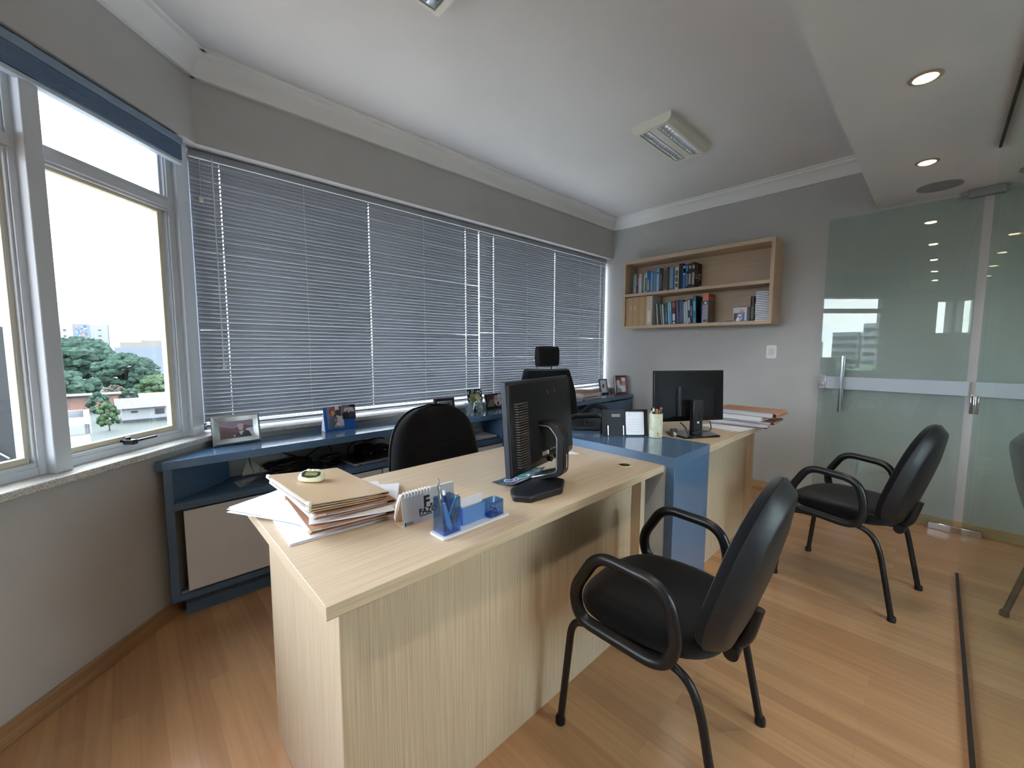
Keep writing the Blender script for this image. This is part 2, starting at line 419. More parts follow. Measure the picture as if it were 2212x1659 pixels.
# ---------------------------------------------------------------- venetian blinds
def blind(label, x0, x1, cords, holes, wand=None, seed=1):
    rnd = random.Random(seed)
    z1, z0, y = 2.205, .845, .085
    t = thing('venetian_blind', label, 'blind', ((x0+x1)/2, y, z1+.03), 0, 'grey venetian blinds over the long window')
    X0, X1 = x0-(x0+x1)/2, x1-(x0+x1)/2; cx = (x0+x1)/2
    zt = z1+.03
    M().box(X0, X1, -.014, .014, -.028, .008).build('headrail', mat('grey_headrail', '9CA0A8', .4), t, bevel=.002)
    M().box(X0, X1, -.0155, -.0140, -.030, -.026).build('headrail_lip', mat('white_headrail_lip', 'E2E4E8', .35), t)
    n = 64; pitch = (z1-z0)/n; wd = .0252; tl = R(64)
    hs = sorted([h-cx for h in holes])
    xs = [X0]
    for h in hs: xs += [h-.0028, h+.0028]
    xs.append(X1)
    # chord sections across the slat; slight crown
    sec = []
    for q in (-.5, -.2, 0, .2, .5):
        a = q*wd; bow = .0030*(1-(2*q)**2)
        # room edge up, outer edge down
        yy = -a*math.cos(tl)*-1; zz = -a*math.sin(tl)
        sec.append((yy - bow*math.sin(tl), zz - bow*math.cos(tl)*-1))
    S = M()
    for i in range(n):
        z = z1-zt-pitch*(i+.5)
        dz = rnd.uniform(-.0007, .0007); sg = rnd.uniform(-.0006, .0006)
        if rnd.random() < .04: sg = rnd.choice((-.003, .003))
        tw = rnd.uniform(-.02, .02)
        cols = []
        V = []
        for x in xs:
            u = (x-X0)/(X1-X0)
            for (yy, zz) in sec: V.append((x, yy*(1+tw), z+zz+dz+sg*(u-.5)*2))
        F = []
        for c in range(len(xs)-1):
            hole = (c % 2 == 1)
            for r_ in range(4):
                if hole and r_ in (1, 2): continue
                a = c*5+r_; F.append((a, a+5, a+6, a+1))
        S.add(V, F)
    so = S.build('slats', SLAT, t, smooth=True, solid=.0004)
    M().box(X0, X1, -.011, .011, z0-zt-.028, z0-zt-.014).build('bottom_rail', SLAT, t, bevel=.003)
    for c in cords:
        L = M()
        for yy in (-.0125, .0125): L.cyl((c-cx, yy, -.02), (c-cx, yy, z0-zt-.02), .0009, n=6)
        L.build('ladder_cord', CORD, t)
    if wand:
        wx, wz0, tz = wand
        M().cyl((wx-cx, -.022, -.02), (wx-cx, -.022, wz0-zt), .0028, n=8).build('tilt_wand', CORD, t)
        M().lathe([(.004, 0), (.009, -.002), (.006, .03), (.003, .034)], (wx-cx, -.022, wz0-zt-.032), n=10).build('wand_tip', CORD, t)
        M().cyl((tz[0]-cx, -.02, -.02), (tz[0]-cx, -.02, tz[1]-zt), .0008, n=6).build('pull_cord', CORD, t)
        M().box(tz[0]-cx-.008, tz[0]-cx+.008, -.026, -.016, tz[1]-zt-.012, tz[1]-zt+.012).build('cord_tassel', mat('cream_tassel', 'D9DCC8', .5), t, bevel=.002)
    return t
blind('wide grey venetian blind, nearest the corner post, lowered behind the silver photo frame', -3.765, -1.885,
      [-3.638, -3.227, -2.824, -2.41, -2.02], [-3.638, -2.824, -2.02], wand=(-3.669, 1.16, (-3.723, 2.0)), seed=3)
blind('grey venetian blind beside the shelf wall, lowered behind the chair with headrest', -1.876, -.022,
      [-1.72, -1.311, -.913, -.509, -.118], [-1.72, -.913, -.118], wand=(-.075, 1.15, (-.06, 1.9)), seed=5)
# raised blind on the left wall
t = thing('venetian_blind', 'raised blue-grey blind bunched up above the open left window', 'blind', WP(1.0, .0)+(2.235,), WR)
M().box(-.93, 3.0, -.035, -.005, -.03, .0).build('headrail', mat('raised_blind_headrail', '7F92A8', .4), t, bevel=.002)
S = M()
for i in range(22): S.box(-.925, 2.995, -.036, -.010+.001*(i % 2), -.034-i*.0032, -.0315-i*.0032)
S.build('slats', mat('blue_grey_slat', '5E7694', .4), t)
M().box(-.925, 2.995, -.038, -.008, -.122, -.106).build('bottom_rail', mat('raised_blind_rail', 'B7C3CF', .35), t, bevel=.003)

# ---------------------------------------------------------------- glass partition, door
pt = struct(bpy.data.objects.new('window_6', None)); COL.objects.link(pt)
M().box(-6.5, -.80, YP-.005, YP+.005, .008, HD-.004).build('pane', GREEN, pt, smooth=False)
M().box(-6.5, -.80, YP-.011, YP+.011, 0, .012).build('floor_channel', mat('dark_brown_channel', '2A211E', .4), pt)
M().box(-6.5, -.82, YP-.010, YP+.010, HD-.016, HD+.001).build('top_channel', mat('black_seal', '101113', .5), pt)
M().box(-.83, -.80, YP+.005, YP+.022, .90, 1.0).build('strike_plate', CHROME, pt, bevel=.004)
dr = struct(bpy.data.objects.new('door_1', None)); COL.objects.link(dr); dr.location = (-.05, YP, 0)
M().box(-.005, .005, .012, .80, .012, 2.235).build('pane', GREEN, dr, smooth=False)
M().box(-.0085, -.0052, .0, .755, .935, 1.03).build('frosted_band', mat('frosted_band_film', 'AAB4BC', .6), dr, smooth=False)
h = M().cyl((-.05, .655, .765), (-.05, .655, 1.19), .0115)
for z in (.85, 1.10): h.cyl((-.05, .655, z), (0, .655, z), .007)
h.build('handle', CHROME, dr)
h = M().cyl((.038, .655, .765), (.038, .655, 1.19), .0115)
h.build('handle', CHROME, dr)
lk = M().box(-.016, .016, .755, .80, .93, 1.035); lk.cyl((-.022, .777, .965), (-.0, .777, .965), .014)
lk.build('lock', CHROME, dr, bevel=.003)
M().box(-.016, .016, -.05, .13, .0, .045).build('bottom_patch_fitting', CHROME, dr, bevel=.004)
M().box(-.02, .02, -.06, .085, 2.215, HD).build('top_patch_fitting', mat('grey_patch_fitting', '8E9498', .35, metal=.7), dr, bevel=.003)

# ---------------------------------------------------------------- downlights, speaker, ceiling lamps
WARM = mat('warm_halogen_bulb', 'FFFFFF', .4, emit='FFD9A6', estr=40)
def downlight(x, y, label):
    t = thing('recessed_downlight', label, 'ceiling light', (x, y, HD), 0, 'round recessed spotlights in the dropped ceiling')
    M().lathe([(.033, .001), (.048, .001), (.050, -.002), (.046, -.005), (.036, -.005), (.033, -.002)], n=28).build('trim_ring', mat('satin_ring', 'B9A99C', .35, metal=.6), t)
    M().lathe([(.0345, -.004), (.026, -.0085), (.0005, -.010)], n=24).build('bulb', WARM, t)
    ld = bpy.data.lights.new('bulb_light', 'SPOT'); ld.energy = 7.5; ld.color = (1, .90, .76); ld.spot_size = R(120); ld.spot_blend = .6; ld.shadow_soft_size = .06
    lo = bpy.data.objects.new('bulb_light', ld); COL.objects.link(lo); lo.parent = t; lo.location = (0, 0, -.02)
    return t
downlight(-1.809, -2.501, 'warm lit round spotlight in dropped ceiling, the nearer of two in view')
downlight(-.81, -2.492, 'warm lit round spotlight in dropped ceiling, close to the speaker grille')
for x in (-2.81, -3.81, -4.81):
    downlight(x, -2.50, 'warm round spotlight behind the photographer, seen only as a reflection in the glass door')
sp = M().lathe([(.105, .001), (.105, -.004), (.095, -.006), (.09, -.004), (.0005, -.003)], n=36)
tag(sp.build('ceiling_speaker', noise_mat('speaker_grille', '7E8084', '9C9EA2', nscale=900, rough=.6, bump=.4), loc=(-.285, -2.54, HD)), 'round grey speaker grille set in the dropped ceiling beside the glass door', 'speaker')

REFL = mat('mirror_louver', 'F0F2F6', .22, metal=1)
def lamp(loc, L, Wd, label):
    t = thing('fluorescent_ceiling_lamp', label, 'ceiling light', loc, 0, 'white louvred ceiling lamps')
    hx, hy, d = L/2, Wd/2, .055
    ec = [(0,0),(0,-.03),(.012,-.047),(.03,-d),(Wd-.03,-d),(Wd-.012,-.047),(Wd,-.03),(Wd,0)]
    b = M().extr(ec, (-hx, -hy, 0), (0,1,0), (0,0,1), (.028,0,0)).extr(ec, (hx-.028, -hy, 0), (0,1,0), (0,0,1), (.028,0,0))
    b.extr([(0,0),(.0,-.03),(.025,-d),(.04,-d),(.04,0)], (-hx+.0275, -hy, 0), (0,1,0), (0,0,1), (L-.055,0,0))
    b.extr([(0,0),(.0,-.03),(-.025,-d),(-.04,-d),(-.04,0)], (-hx+.0275, hy, 0), (0,1,0), (0,0,1), (L-.055,0,0))
    b.box(-hx+.0275, hx-.0275, -.025, .025, -d+.004, 0)
    b.box(-hx+.0275, hx-.0275, -hy+.03, hy-.03, -.006, -.0005)
    b.build('housing', mat('white_lamp_housing', 'DCDCD2', .4), t)
    for s in (-1, 1):
        y0, y1 = (.03, hy-.045) if s > 0 else (-hy+.045, -.03)
        lv = M()
        ym = (y0+y1)/2
        lv.add([(-hx+.03, y0, -d+.004), (hx-.03, y0, -d+.004), (hx-.03, ym-.012, -.012), (-hx+.03, ym-.012, -.012)], [(0,1,2,3)])
        lv.add([(-hx+.03, y1, -d+.004), (hx-.03, y1, -d+.004), (hx-.03, ym+.012, -.012), (-hx+.03, ym+.012, -.012)], [(0,1,2,3)])
        n = 13
        for i in range(n+1):
            x = -hx+.035+(L-.07)*i/n
            lv.add([(x-.006, y0, -.02), (x, y0, -d+.003), (x+.006, y0, -.02), (x-.006, y1, -.02), (x, y1, -d+.003), (x+.006, y1, -.02)],
                   [(0,1,4,3), (1,2,5,4)])
        lv.build('louver', REFL, t, smooth=False)
        M().cyl((-hx+.04, ym, -.022), (hx-.04, ym, -.022), .008, n=10).build('tube', mat('unlit_tube', 'BFC2C4', .3), t)
    return t
lamp((-1.32, -1.275, H), .585, .262, 'unlit white two-tube ceiling lamp with mirror louvres, above the desks in full view')
lamp((-3.33, -1.19, H), .585, .262, 'unlit ceiling lamp whose corner only shows at the top edge of the photo')

# ================================================================ FURNITURE
# ---- wall cabinet under the windows
cb = thing('low_cabinet', 'long steel-blue low cabinet with white fronts under the venetian blinds', 'cabinet', (0, -.30, 0))
# local y=0 is the front, +y to wall (.30)
M().prism([(-3.968, 0), (0, 0), (0, .297), (-3.742+.035, .297), (-3.99, .022)], .706, .745).build('top', BLUE, cb, bevel=.002)
b = M()
b.box(-3.966, -3.935, .002, .022, .095, .706)
b.extr([(0,0),(0,.02),(.36,.02),(.36,0)], (-3.958, .02, .55), (.70711,.70711,0), (.70711,-.70711,0), (0,0,.156))
b.build('side_panel', BLUEM, cb, bevel=.001)
M().prism([(-3.94, .0), (-.70, 0), (-.70, .297), (-3.70, .297), (-3.94, .05)], .517, .549).build('shelf_board', BLUEM, cb, bevel=.001)
M().prism([(-3.94, .0), (0, 0), (0, .297), (-3.70, .297), (-3.94, .05)], .095, .122).build('bottom_board', BLUEM, cb, bevel=.001)
M().box(-3.915, -.0, .045, .06, 0, .095).build('plinth', BLUEM, cb)
for x in (-1.96, -.735): M().box(x, x+.025, .003, .297, .122, .706).build('divider', BLUEM, cb)
M().box(-3.6, -.0, .285, .297, .122, .517).build('back_board', BLUEM, cb)
M().box(-3.905, -2.96, -.004, .014, .134, .508).build('flap_door', WHITEM, cb, bevel=.0015)
M().box(-2.95, -1.965, -.004, .014, .134, .508).build('flap_door', WHITEM, cb, bevel=.0015)
M().box(-3.93, -.0, .016, .03, .120, .128).build('door_rail', mat('pale_rail', 'AEB2BA', .4), cb)
M().box(-1.93, -.74, -.004, .014, .134, .508).build('flap_door', BLUEM, cb, bevel=.0015)
M().box(-.700, -.02, .004, .02, .134, .690).build('door', BLUEM, cb, bevel=.0015)

# ---- desks
def desk(name_label, x0, x1, yf, yb, zt=.75, th=.03, grom=None, lx=(.022, .02)):
    t = thing('office_desk', name_label, 'desk', (x0, yf, 0), 0)
    L = x1-x0; D = yb-yf
    M().box(0, L, 0, D, zt-th, zt).build('tabletop', W_X, t, bevel=.0015)
    M().box(lx[0], lx[0]+.034, .055, D-.09, 0, zt-th).build('side_panel', W_Z, t, bevel=.001)
    M().box(L-lx[1]-.034, L-lx[1], .055, D-.09, 0, zt-th).build('side_panel', W_Z, t, bevel=.001)
    M().box(lx[0]+.034, L-lx[1]-.034, .098, .116, .0, zt-th).build('modesty_panel', W_Z, t, bevel=.001)
    if grom:
        g = M().lathe([(.022, .0005), (.033, .0005), (.034, .002), (.031, .0045), (.024, .0045), (.022, .003)], (grom[0]-x0, grom[1]-yf, zt), n=28)
        g.build('grommet', mat('cream_grommet', 'D9C39A', .4), t)
        g2 = M().lathe([(.0225, .003), (.0005, .003)], (grom[0]-x0, grom[1]-yf, zt), n=24)
        g2.extr(rrect(.014, .03, .006), (grom[0]-x0, grom[1]-yf, zt+.0032), (.5,.87,0), (-.87,.5,0), (0,0,.0006), BLK)
        g2.mats = [mat('cream_grommet', 'D9C39A', .4), BLK]; g2.mi = [0]*2+[1]*(len(g2.f)-2)
        g2.mi = [0 if i < len(g2.f)-22-0 else 1 for i in range(len(g2.f))]
        nf = len(g2.f); ne = 24+2
        g2.mi = [1]*nf
        for i in range(24+2): g2.mi[i] = 0
        g2.build('grommet_cap', None, t)
    return t
desk('near light oak desk carrying the folder stack, desk organizer and nearer monitor', -3.812, -2.425, -1.825, -1.115, grom=(-2.557, -1.713), lx=(.042, .055))
desk('far light oak desk beyond the blue panel, carrying the far monitor and loose papers', -2.05, -1.0, -1.835, -1.12, lx=(.02, .012))

# ---- blue linking counter
bc = thing('blue_counter', 'glossy steel-blue waterfall counter standing between the two oak desks', 'counter', (-2.425, -1.872, 0))
M().box(0, .375, 0, .735, .745, .787).build('top', BLUE, bc, bevel=.0015)
M().box(0, .373, 0.001, .04, 0, .745).build('front_panel', BLUE, bc, bevel=.0015)
M().box(.02, .355, .04, .07, 0, .745).build('inner_panel', WHITEM, bc)
M().box(.002, .02, .04, .30, .0, .745).build('side_panel', WHITEM, bc)
M().box(.355, .373, .04, .72, 0, .745).build('side_panel', BLUEM, bc)

# ---- visitor chairs
def visitor_chair(label):
    t = thing('visitor_chair', label, 'chair', (0,0,0), 0, 'black fabric visitor chairs with loop arms')
    # local: +y forward, x right
    for s in (-1, 1):
        x = s*.205
        p = rpath([(s*.222, .246, .004), (s*.212, .212, .37), (x, .150, .384), (x, -.115, .398), (s*.212, -.178, .345), (s*.222, -.247, .004)], [0, .05, .04, .07, .10, 0], n=7)
        M().tube(p, .0118, n=14).build('side_frame', BLKPU, t)
        for yy in (.246, -.247):
            M().lathe([(.012, 0), (.0165, .002), (.0165, .018), (.0135, .026)], (s*.222, yy, 0), n=16).build('foot', BLK, t)
        loop = [(.108, .638), (.186, .505), (.166, .418), (-.093, .398), (-.130, .475), (-.100, .622)]
        P = rpath([(s*.242, a, b) for a, b in loop], [.05, .045, .045, .06, .06, .07], n=8, closed=True)
        M().tube(P, .0165, n=16, closed=True, flat=1.15).build('armrest', BLKPU, t)
    M().tube([(-.2, .09, .386), (.2, .09, .388)], .011).tube([(-.2, -.08, .392), (.2, -.08, .392)], .011).build('cross_bar', BLKPU, t)
    # seat: superellipse cushion, front rounder
    def outline(a, hx, hy, ex=2.6):
        c, s_ = math.cos(a), math.sin(a)
        return (hx*math.copysign(abs(c)**(2/ex), c), hy*math.copysign(abs(s_)**(2/ex), s_))
    def cushion(hx, hy, cyy, prof, ex=2.6, bend=None):
        n = 56; V = []; F = []
        for (k, z) in prof:
            for i in range(n):
                x, y = outline(2*PI*i/n, hx, hy, ex)
                X_, Y_ = x*k, y*k
                zz = z + (bend(X_, Y_) if bend else 0)
                V.append((X_, cyy+Y_, zz))
        for j in range(len(prof)-1):
            for i in range(n): F.append((j*n+i, j*n+(i+1)%n, (j+1)*n+(i+1)%n, (j+1)*n+i))
        F.append([len(V)-n+i for i in range(n)]); F.append([i for i in range(n)][::-1])
        return V, F
    bend = lambda x, y: .010*abs(x/.2)**2 - .018*max(0, (y-.08)/.14)**2
    V, F = cushion(.223, .228, .02, [(.93, .405), (.985, .407), (1, .418), (1.0, .430), (.985, .445), (.94, .456), (.85, .462), (.6, .463), (.3, .459), (.05, .457)], bend=bend)
    M().add(V, F).build('seat', BLKF, t)
    V, F = cushion(.219, .224, .02, [(.5, .392), (.93, .394), (.99, .400), (.995, .408), (.9, .411)], bend=bend)
    M().add(V, F).build('seat_shell', SHELLP, t)
    # back: leaning, egg-shaped; local plane coordinates (x, up along lean)
    lean = Matrix.Translation((0, -.175, .385)) @ Matrix.Rotation(R(15), 4, 'X')
    def back(prof, hx, hz, m, name, curve=.035):
        n = 56; V = []; F = []
        for (k, d) in prof:
            for i in range(n):
                c, s_ = math.cos(2*PI*i/n), math.sin(2*PI*i/n)
                ex = 2.5
                xx = hx*math.copysign(abs(c)**(2/ex), c)*k; zz = hz*math.copysign(abs(s_)**(2/ex), s_)*k
                xx *= 1-.10*(zz/hz)-.04*(zz/hz)**2
                dd = d + curve*(xx/hx)**2 + (.018*(1-((zz)/hz)**2))*-1
                V.append(tuple(lean @ Vector((xx, dd, zz+hz))))
        for j in range(len(prof)-1):
            for i in range(n): F.append((j*n+i, j*n+(i+1)%n, (j+1)*n+(i+1)%n, (j+1)*n+i))
        F.append([len(V)-n+i for i in range(n)]); F.append([i for i in range(n)][::-1])
        M().add(V, F).build(name, m, t)
    back([(.9, .0), (.985, .002), (1, .012), (1, .022), (.97, .036), (.9, .043), (.6, .046), (.2, .046), (.02, .046)], .208, .262, BLKF, 'backrest')
    back([(.02, -.030), (.5, -.030), (.86, -.028), (.90, -.024), (.955, -.008), (.998, .004), (1.004, .010), (.9, .011)], .209, .263, SHELLP, 'backrest_shell')
    M().tube(rpath([(0, .02, .385), (0, -.17, .375), (0, -.235, .40), (0, -.262, .52)], .05), .013, n=12, flat=1.5).build('back_bracket', BLK, t)
    M().cyl((-.03, -.205, .372), (.03, -.205, .372), .021).build('tilt_knob', BLK, t)
    nest(t, 'foot', 'side_frame'); nest(t, 'tilt_knob', 'back_bracket')
    return t
vc = visitor_chair('black fabric visitor chair pulled up to the near desk, large in the foreground')
vc.location = (-2.842, -2.038, 0); vc.rotation_euler = (0, 0, R(93.9-90))
v2 = copy_tree(vc); v2['label'] = 'black fabric visitor chair with loop arms standing in front of the glass door'
v2.location = (-1.329, -2.326, 0); v2.rotation_euler = (0, 0, R(-10))

# ---- task chair behind near desk (front faces the desk, local +y forward)
def swivel_base(t, zc, arm=.27):
    M().cyl((0,0,.10), (0,0,zc-.05), .025).cyl((0,0,.07), (0,0,.22), .032).build('gas_column', BLK, t)
    for i in range(5):
        a = 2*PI*i/5+.3
        d = Vector((math.cos(a), math.sin(a), 0))
        M().tube([d*.02+Vector((0,0,.10)), d*arm*.6+Vector((0,0,.085)), d*arm+Vector((0,0,.065))], [.026, .020, .014], n=10).build('leg', BLK, t)
        c = d*arm; s_ = Vector((-d.y, d.x, 0))
        M().cyl(c+Vector((0,0,.026))-s_*.02, c+Vector((0,0,.026))+s_*.02, .026).build('caster', BLK, t)
tk = thing('task_chair', 'black low-back task chair behind the near desk, backed by the laptop niche', 'chair', (-2.955, -1.13, 0), R(180+4))
swivel_base(tk, .46)
def pad(t, name, hx, hy, z0, z1, m, cy_=0, ex=3):
    V = []; F = []; n = 48; prof = [(.9, z0), (1, z0+.015), (1, (z0+z1)/2), (.96, z1-.012), (.85, z1), (.4, z1-.003), (.02, z1-.004)]
    for k, z in prof:
        for i in range(n):
            c, s_ = math.cos(2*PI*i/n), math.sin(2*PI*i/n)
            V.append((hx*k*math.copysign(abs(c)**(2/ex), c), cy_+hy*k*math.copysign(abs(s_)**(2/ex), s_), z))
    for j in range(len(prof)-1):
        for i in range(n): F.append((j*n+i, j*n+(i+1)%n, (j+1)*n+(i+1)%n, (j+1)*n+i))
    F.append([len(V)-n+i for i in range(n)]); F.append(list(range(n))[::-1])
    return M().add(V, F).build(name, m, t)
pad(tk, 'seat', .24, .235, .43, .51, BLKF)
def backpad(t, name, hw, z0, z1, y0, lean, m, th=.05, top=.62, seams=0, shell=False):
    """vertical pad; width hw at the bottom, narrowing towards the top; quilted seams"""
    nv, nu = 40, 32; V = []; F = []
    Lm = Matrix.Translation((0, y0, z0)) @ Matrix.Rotation(lean, 4, 'X')
    Hh = z1-z0
    def wid(v):   # superellipse top
        if v < .08: return hw*(.93+.07*v/.08)
        if v < .35: return hw
        q = (v-.35)/.65
        return hw*max(.02, (1-q**top)) if False else hw*(max(0., 1-q**3.6))**.42*(1-.10*q)
    front, backs = [], []
    for j in range(nv+1):
        v = j/nv; wv = max(wid(v), .004)
        for i in range(nu+1):
            u = -1+2*i/nu
            e = max(0, 1-abs(u)**4)**.5; ev = max(0, 1-abs(2*v-1)**6)**.5
            q = 0
            if seams:
                ph = (v-.12)/.76*seams
                if 0 < ph < seams and abs(u) < .72: q = -.006*max(0, 1-abs((ph % 1)-.5)*2/.18*1 if abs((ph % 1)-.5)*2 < .18 else 0)
            y = th*e*ev+q + .05*u*u*0 + .03*u*u
            front.append(tuple(Lm @ Vector((u*wv, y, v*Hh))))
            backs.append(tuple(Lm @ Vector((u*wv, -.004+.03*u*u, v*Hh))))
    W_ = nu+1; n0 = len(front); V = front+backs
    for j in range(nv):
        for i in range(nu):
            a = j*W_+i
            F.append((a, a+1, a+W_+1, a+W_)); F.append((n0+a, n0+a+W_, n0+a+W_+1, n0+a+1))
    for j in range(nv):
        for i in (0, nu):
            a = j*W_+i; F.append((a, a+W_, n0+a+W_, n0+a))
    for i in range(nu):
        F.append((i, i+1, n0+i+1, n0+i)); a = nv*W_+i; F.append((a, a+1, n0+a+1, n0+a))
    return M().add(V, F).build(name, m, t)
backpad(tk, 'backrest', .262, .50, .965, -.195, R(9), BLKF, th=.06, seams=4)
backpad(tk, 'backrest_shell', .266, .495, .97, -.209, R(9), SHELLP, th=.012)
for s in (-1, 1):
    P = rpath([(s*.27, .13, .50), (s*.30, .14, .67), (s*.30, -.10, .705), (s*.275, -.14, .52)], .05, n=7, closed=True)
    M().tube(P, .016, n=12, closed=True, flat=1.2).build('armrest', BLKPU, tk)
M().box(-.04, .04, -.22, -.05, .42, .445).tube([(0, -.2, .43), (0, -.235, .50), (0, -.235, .62)], .018).build('back_bracket', BLK, tk)

# ---- executive chair with headrest
ex = thing('executive_chair', 'black high-back office chair with separate headrest on chrome posts', 'chair', (-1.855, -.80, 0), R(180-18))
swivel_base(ex, .46)
pad(ex, 'seat', .235, .215, .43, .52, BLKF)
for nm, mtl, th, dz, dy in (('backrest', BLKF, .06, 0, 0), ('backrest_shell', BLKPU, .02, .006, -.012)):
    V = []; F = []
    Lm = Matrix.Translation((0, -.17+dy, .50)) @ Matrix.Rotation(R(8), 4, 'X')
    prof = [(0, .21), (.05, .235), (.25, .245), (.42, .235), (.535, .205), (.577, .19), (.587, .175)]
    nu = 20
    for z, hw_ in prof:
        for i in range(nu+1):
            u = -1+2*i/nu; V.append(tuple(Lm @ Vector((u*hw_, th*max(0, 1-abs(u)**5)**.5*(1 if .0 < z < .58 else .4)+.05*u*u, z+dz))))
    n0 = len(V)
    for z, hw_ in prof:
        for i in range(nu+1):
            u = -1+2*i/nu; V.append(tuple(Lm @ Vector((u*hw_, -.012+.05*u*u, z+dz))))
    W_ = nu+1
    for j in range(len(prof)-1):
        for i in range(nu):
            a = j*W_+i; F += [(a, a+1, a+W_+1, a+W_), (n0+a, n0+a+W_, n0+a+W_+1, n0+a+1)]
        for i in (0, nu): a = j*W_+i; F.append((a, a+W_, n0+a+W_, n0+a))
    for i in range(nu):
        F.append((i, i+1, n0+i+1, n0+i)); a = (len(prof)-1)*W_+i; F.append((a, a+1, n0+a+1, n0+a))
    M().add(V, F).build(nm, mtl, ex)
hd = M()
def hf(u, v):
    a = 2*PI*u; c, s_ = math.cos(a), math.sin(a)
    k = .94+.06*math.sin(PI*v)
    return (-.086+.172*v, -.235+.035*math.copysign(abs(c)**.7, c)*k + .10*(v-.5)**2, 1.183+.078*math.copysign(abs(s_)**.6, s_)*k)
hd.grid(hf, 28, 14, closeu=True)
hd.add([hf(i/28, 0) for i in range(28)], [list(range(28))]); hd.add([hf(i/28, 1) for i in range(28)], [list(range(28))])
hd.build('headrest', BLKF, ex)
for s in (-1, 1):
    M().tube(rpath([(s*.065, -.235, 1.05), (s*.065, -.262, 1.12), (s*.065, -.29, 1.16), (s*.065, -.26, 1.205)], .03), .006, n=10).build('headrest_post', CHROME, ex)
for s in (-1, 1):
    P = rpath([(s*.27, -.16, .74), (s*.31, -.05, .835), (s*.31, .12, .81), (s*.29, .20, .69), (s*.27, .14, .49)], .08, n=7)
    M().tube(P, .017, n=12, flat=1.3).build('armrest', BLKPU, ex)

# ================================================================ MONITORS
def cam_rotz(dx, dy): return math.atan2(dy, dx)
# near monitor: seen from the back
m1 = thing('computer_monitor', 'near black monitor on hooked column stand, seen from behind on the near desk', 'monitor', (-3.0, -1.66, .7503), R(12.4))
# local x along panel width, y = away from viewer (screen side)
TL = R(-4)
PM = Matrix.Translation((.084, .050, .056)) @ Matrix.Rotation(TL, 4, 'X')
Wm, Hm = .458, .325
b = M(PM); b.box(-Wm/2, Wm/2, .0, .022, 0, Hm); b.build('bezel', mat('dark_grey_bezel', '2B2F37', .35), m1, bevel=.003)
b = M(PM); b.box(-Wm/2+.017, Wm/2-.017, .022, .0235, .02, Hm-.017); b.build('screen', mat('dark_screen', '0B0D10', .15), m1, smooth=False)
b = M(PM)
def mb(z): return .012
P0 = [(-Wm/2+.004, 0, .004), (Wm/2-.004, 0, .004), (Wm/2-.004, 0, Hm-.004), (-Wm/2+.004, 0, Hm-.004)]
P1 = [(-Wm/2+.004, -.010, .012), (Wm/2-.004, -.010, .012), (Wm/2-.004, -.010, Hm-.010), (-Wm/2+.004, -.010, Hm-.010)]
P2 = [(-Wm/2+.10, -.034, .040), (Wm/2-.05, -.034, .040), (Wm/2-.05, -.034, Hm-.075), (-Wm/2+.10, -.034, Hm-.075)]
b.add(P0+P1+P2, [(0,1,5,4),(1,2,6,5),(2,3,7,6),(3,0,4,7),(4,5,9,8),(5,6,10,9),(6,7,11,10),(7,4,8,11),(8,9,10,11)])
b.build('back_cover', mat('monitor_back_plastic', '0C0D10', .42, spec=.35), m1, bevel=.004)
b = M(PM)
for i in range(26):
    z = .035+i*.0085
    b.box(-Wm/2+.022, -Wm/2+.105-abs(i-14)*.0015, -.0300+.0, -.0085, z, z+.0042)
b.build('vent_ribs', mat('vent_rib_plastic', '4A4440', .2, spec=.8), m1)
b = M(PM)
for k, sl in enumerate((0, .055)):
    b.add([(.00+sl*1.0, -.026, Hm-.045), (.004+sl, -.026, Hm-.045), (.018+sl, -.031, Hm-.085), (.014+sl, -.031, Hm-.085)], [(0,1,2,3)])
b.build('back_notches', mat('pale_notch', '8C8C8C', .4), m1)
b = M(PM); b.box(-.07, -.025, -.0362, -.034, .048, .062); b.build('rating_label', mat('label_white', 'C9C9C9', .5), m1)
b = M(PM)
for i in range(9): b.box(-.01+i*.008, -.005+i*.008, -.0358, -.034, .058+.002*(i % 3), .062+.003*(i % 2))
b.build('port_marks', mat('mark_grey', 'A0A0A0', .5), m1)
b = M(PM); b.cyl((.055, -.034, .085), (.055, -.046, .085), .010).cyl((-.005, -.02, .022), (-.005, -.035, .022), .009).cyl((.05, -.02, .022), (.05, -.035, .022), .009); b.build('back_screws', BLK, m1)
# stand: hooked arm (side profile in y-z) and chunky angular base
arm = [(.012, .235), (.035, .232), (.035, .205), (.010, .190), (-.006, .165), (-.008, .045), (.012, .026), (.055, .006)]
outer = [(.030, .222), (.010, .222), (-.018, .205), (-.030, .175), (-.032, .05), (-.022, .028), (.03, .006), (.05, .006)]
def ribbon(path, hw, th, m, name, xo=0):
    b = M(); n = len(path); V = []; F = []
    for i, (y, z) in enumerate(path):
        d = Vector((0, path[min(i+1, n-1)][0]-path[max(i-1, 0)][0], path[min(i+1, n-1)][1]-path[max(i-1, 0)][1])).normalized()
        nn = Vector((0, -d.z, d.y))*th/2
        for sx in (-1, 1):
            for sn in (-1, 1): V.append((xo+sx*hw, y+nn.y*sn, z+nn.z*sn))
    for i in range(n-1):
        a, c = i*4, i*4+4
        F += [(a, c, c+1, a+1), (a+2, a+3, c+3, c+2), (a, a+2, c+2, c), (a+1, c+1, c+3, a+3)]
    F += [(0, 1, 3, 2), (n*4-4, n*4-2, n*4-1, n*4-3)]
    return b.add(V, F).build(name, m, m1, bevel=.003)
PA = [(p.x, p.y) for p in rpath([(.042, .220, 0), (-.024, .222, 0), (-.056, .186, 0), (-.056, .062, 0), (.045, .026, 0)], .014, n=5)]
ribbon(PA, .021, .028, mat('stand_black', '17181C', .3), 'stand_arm', xo=.024)
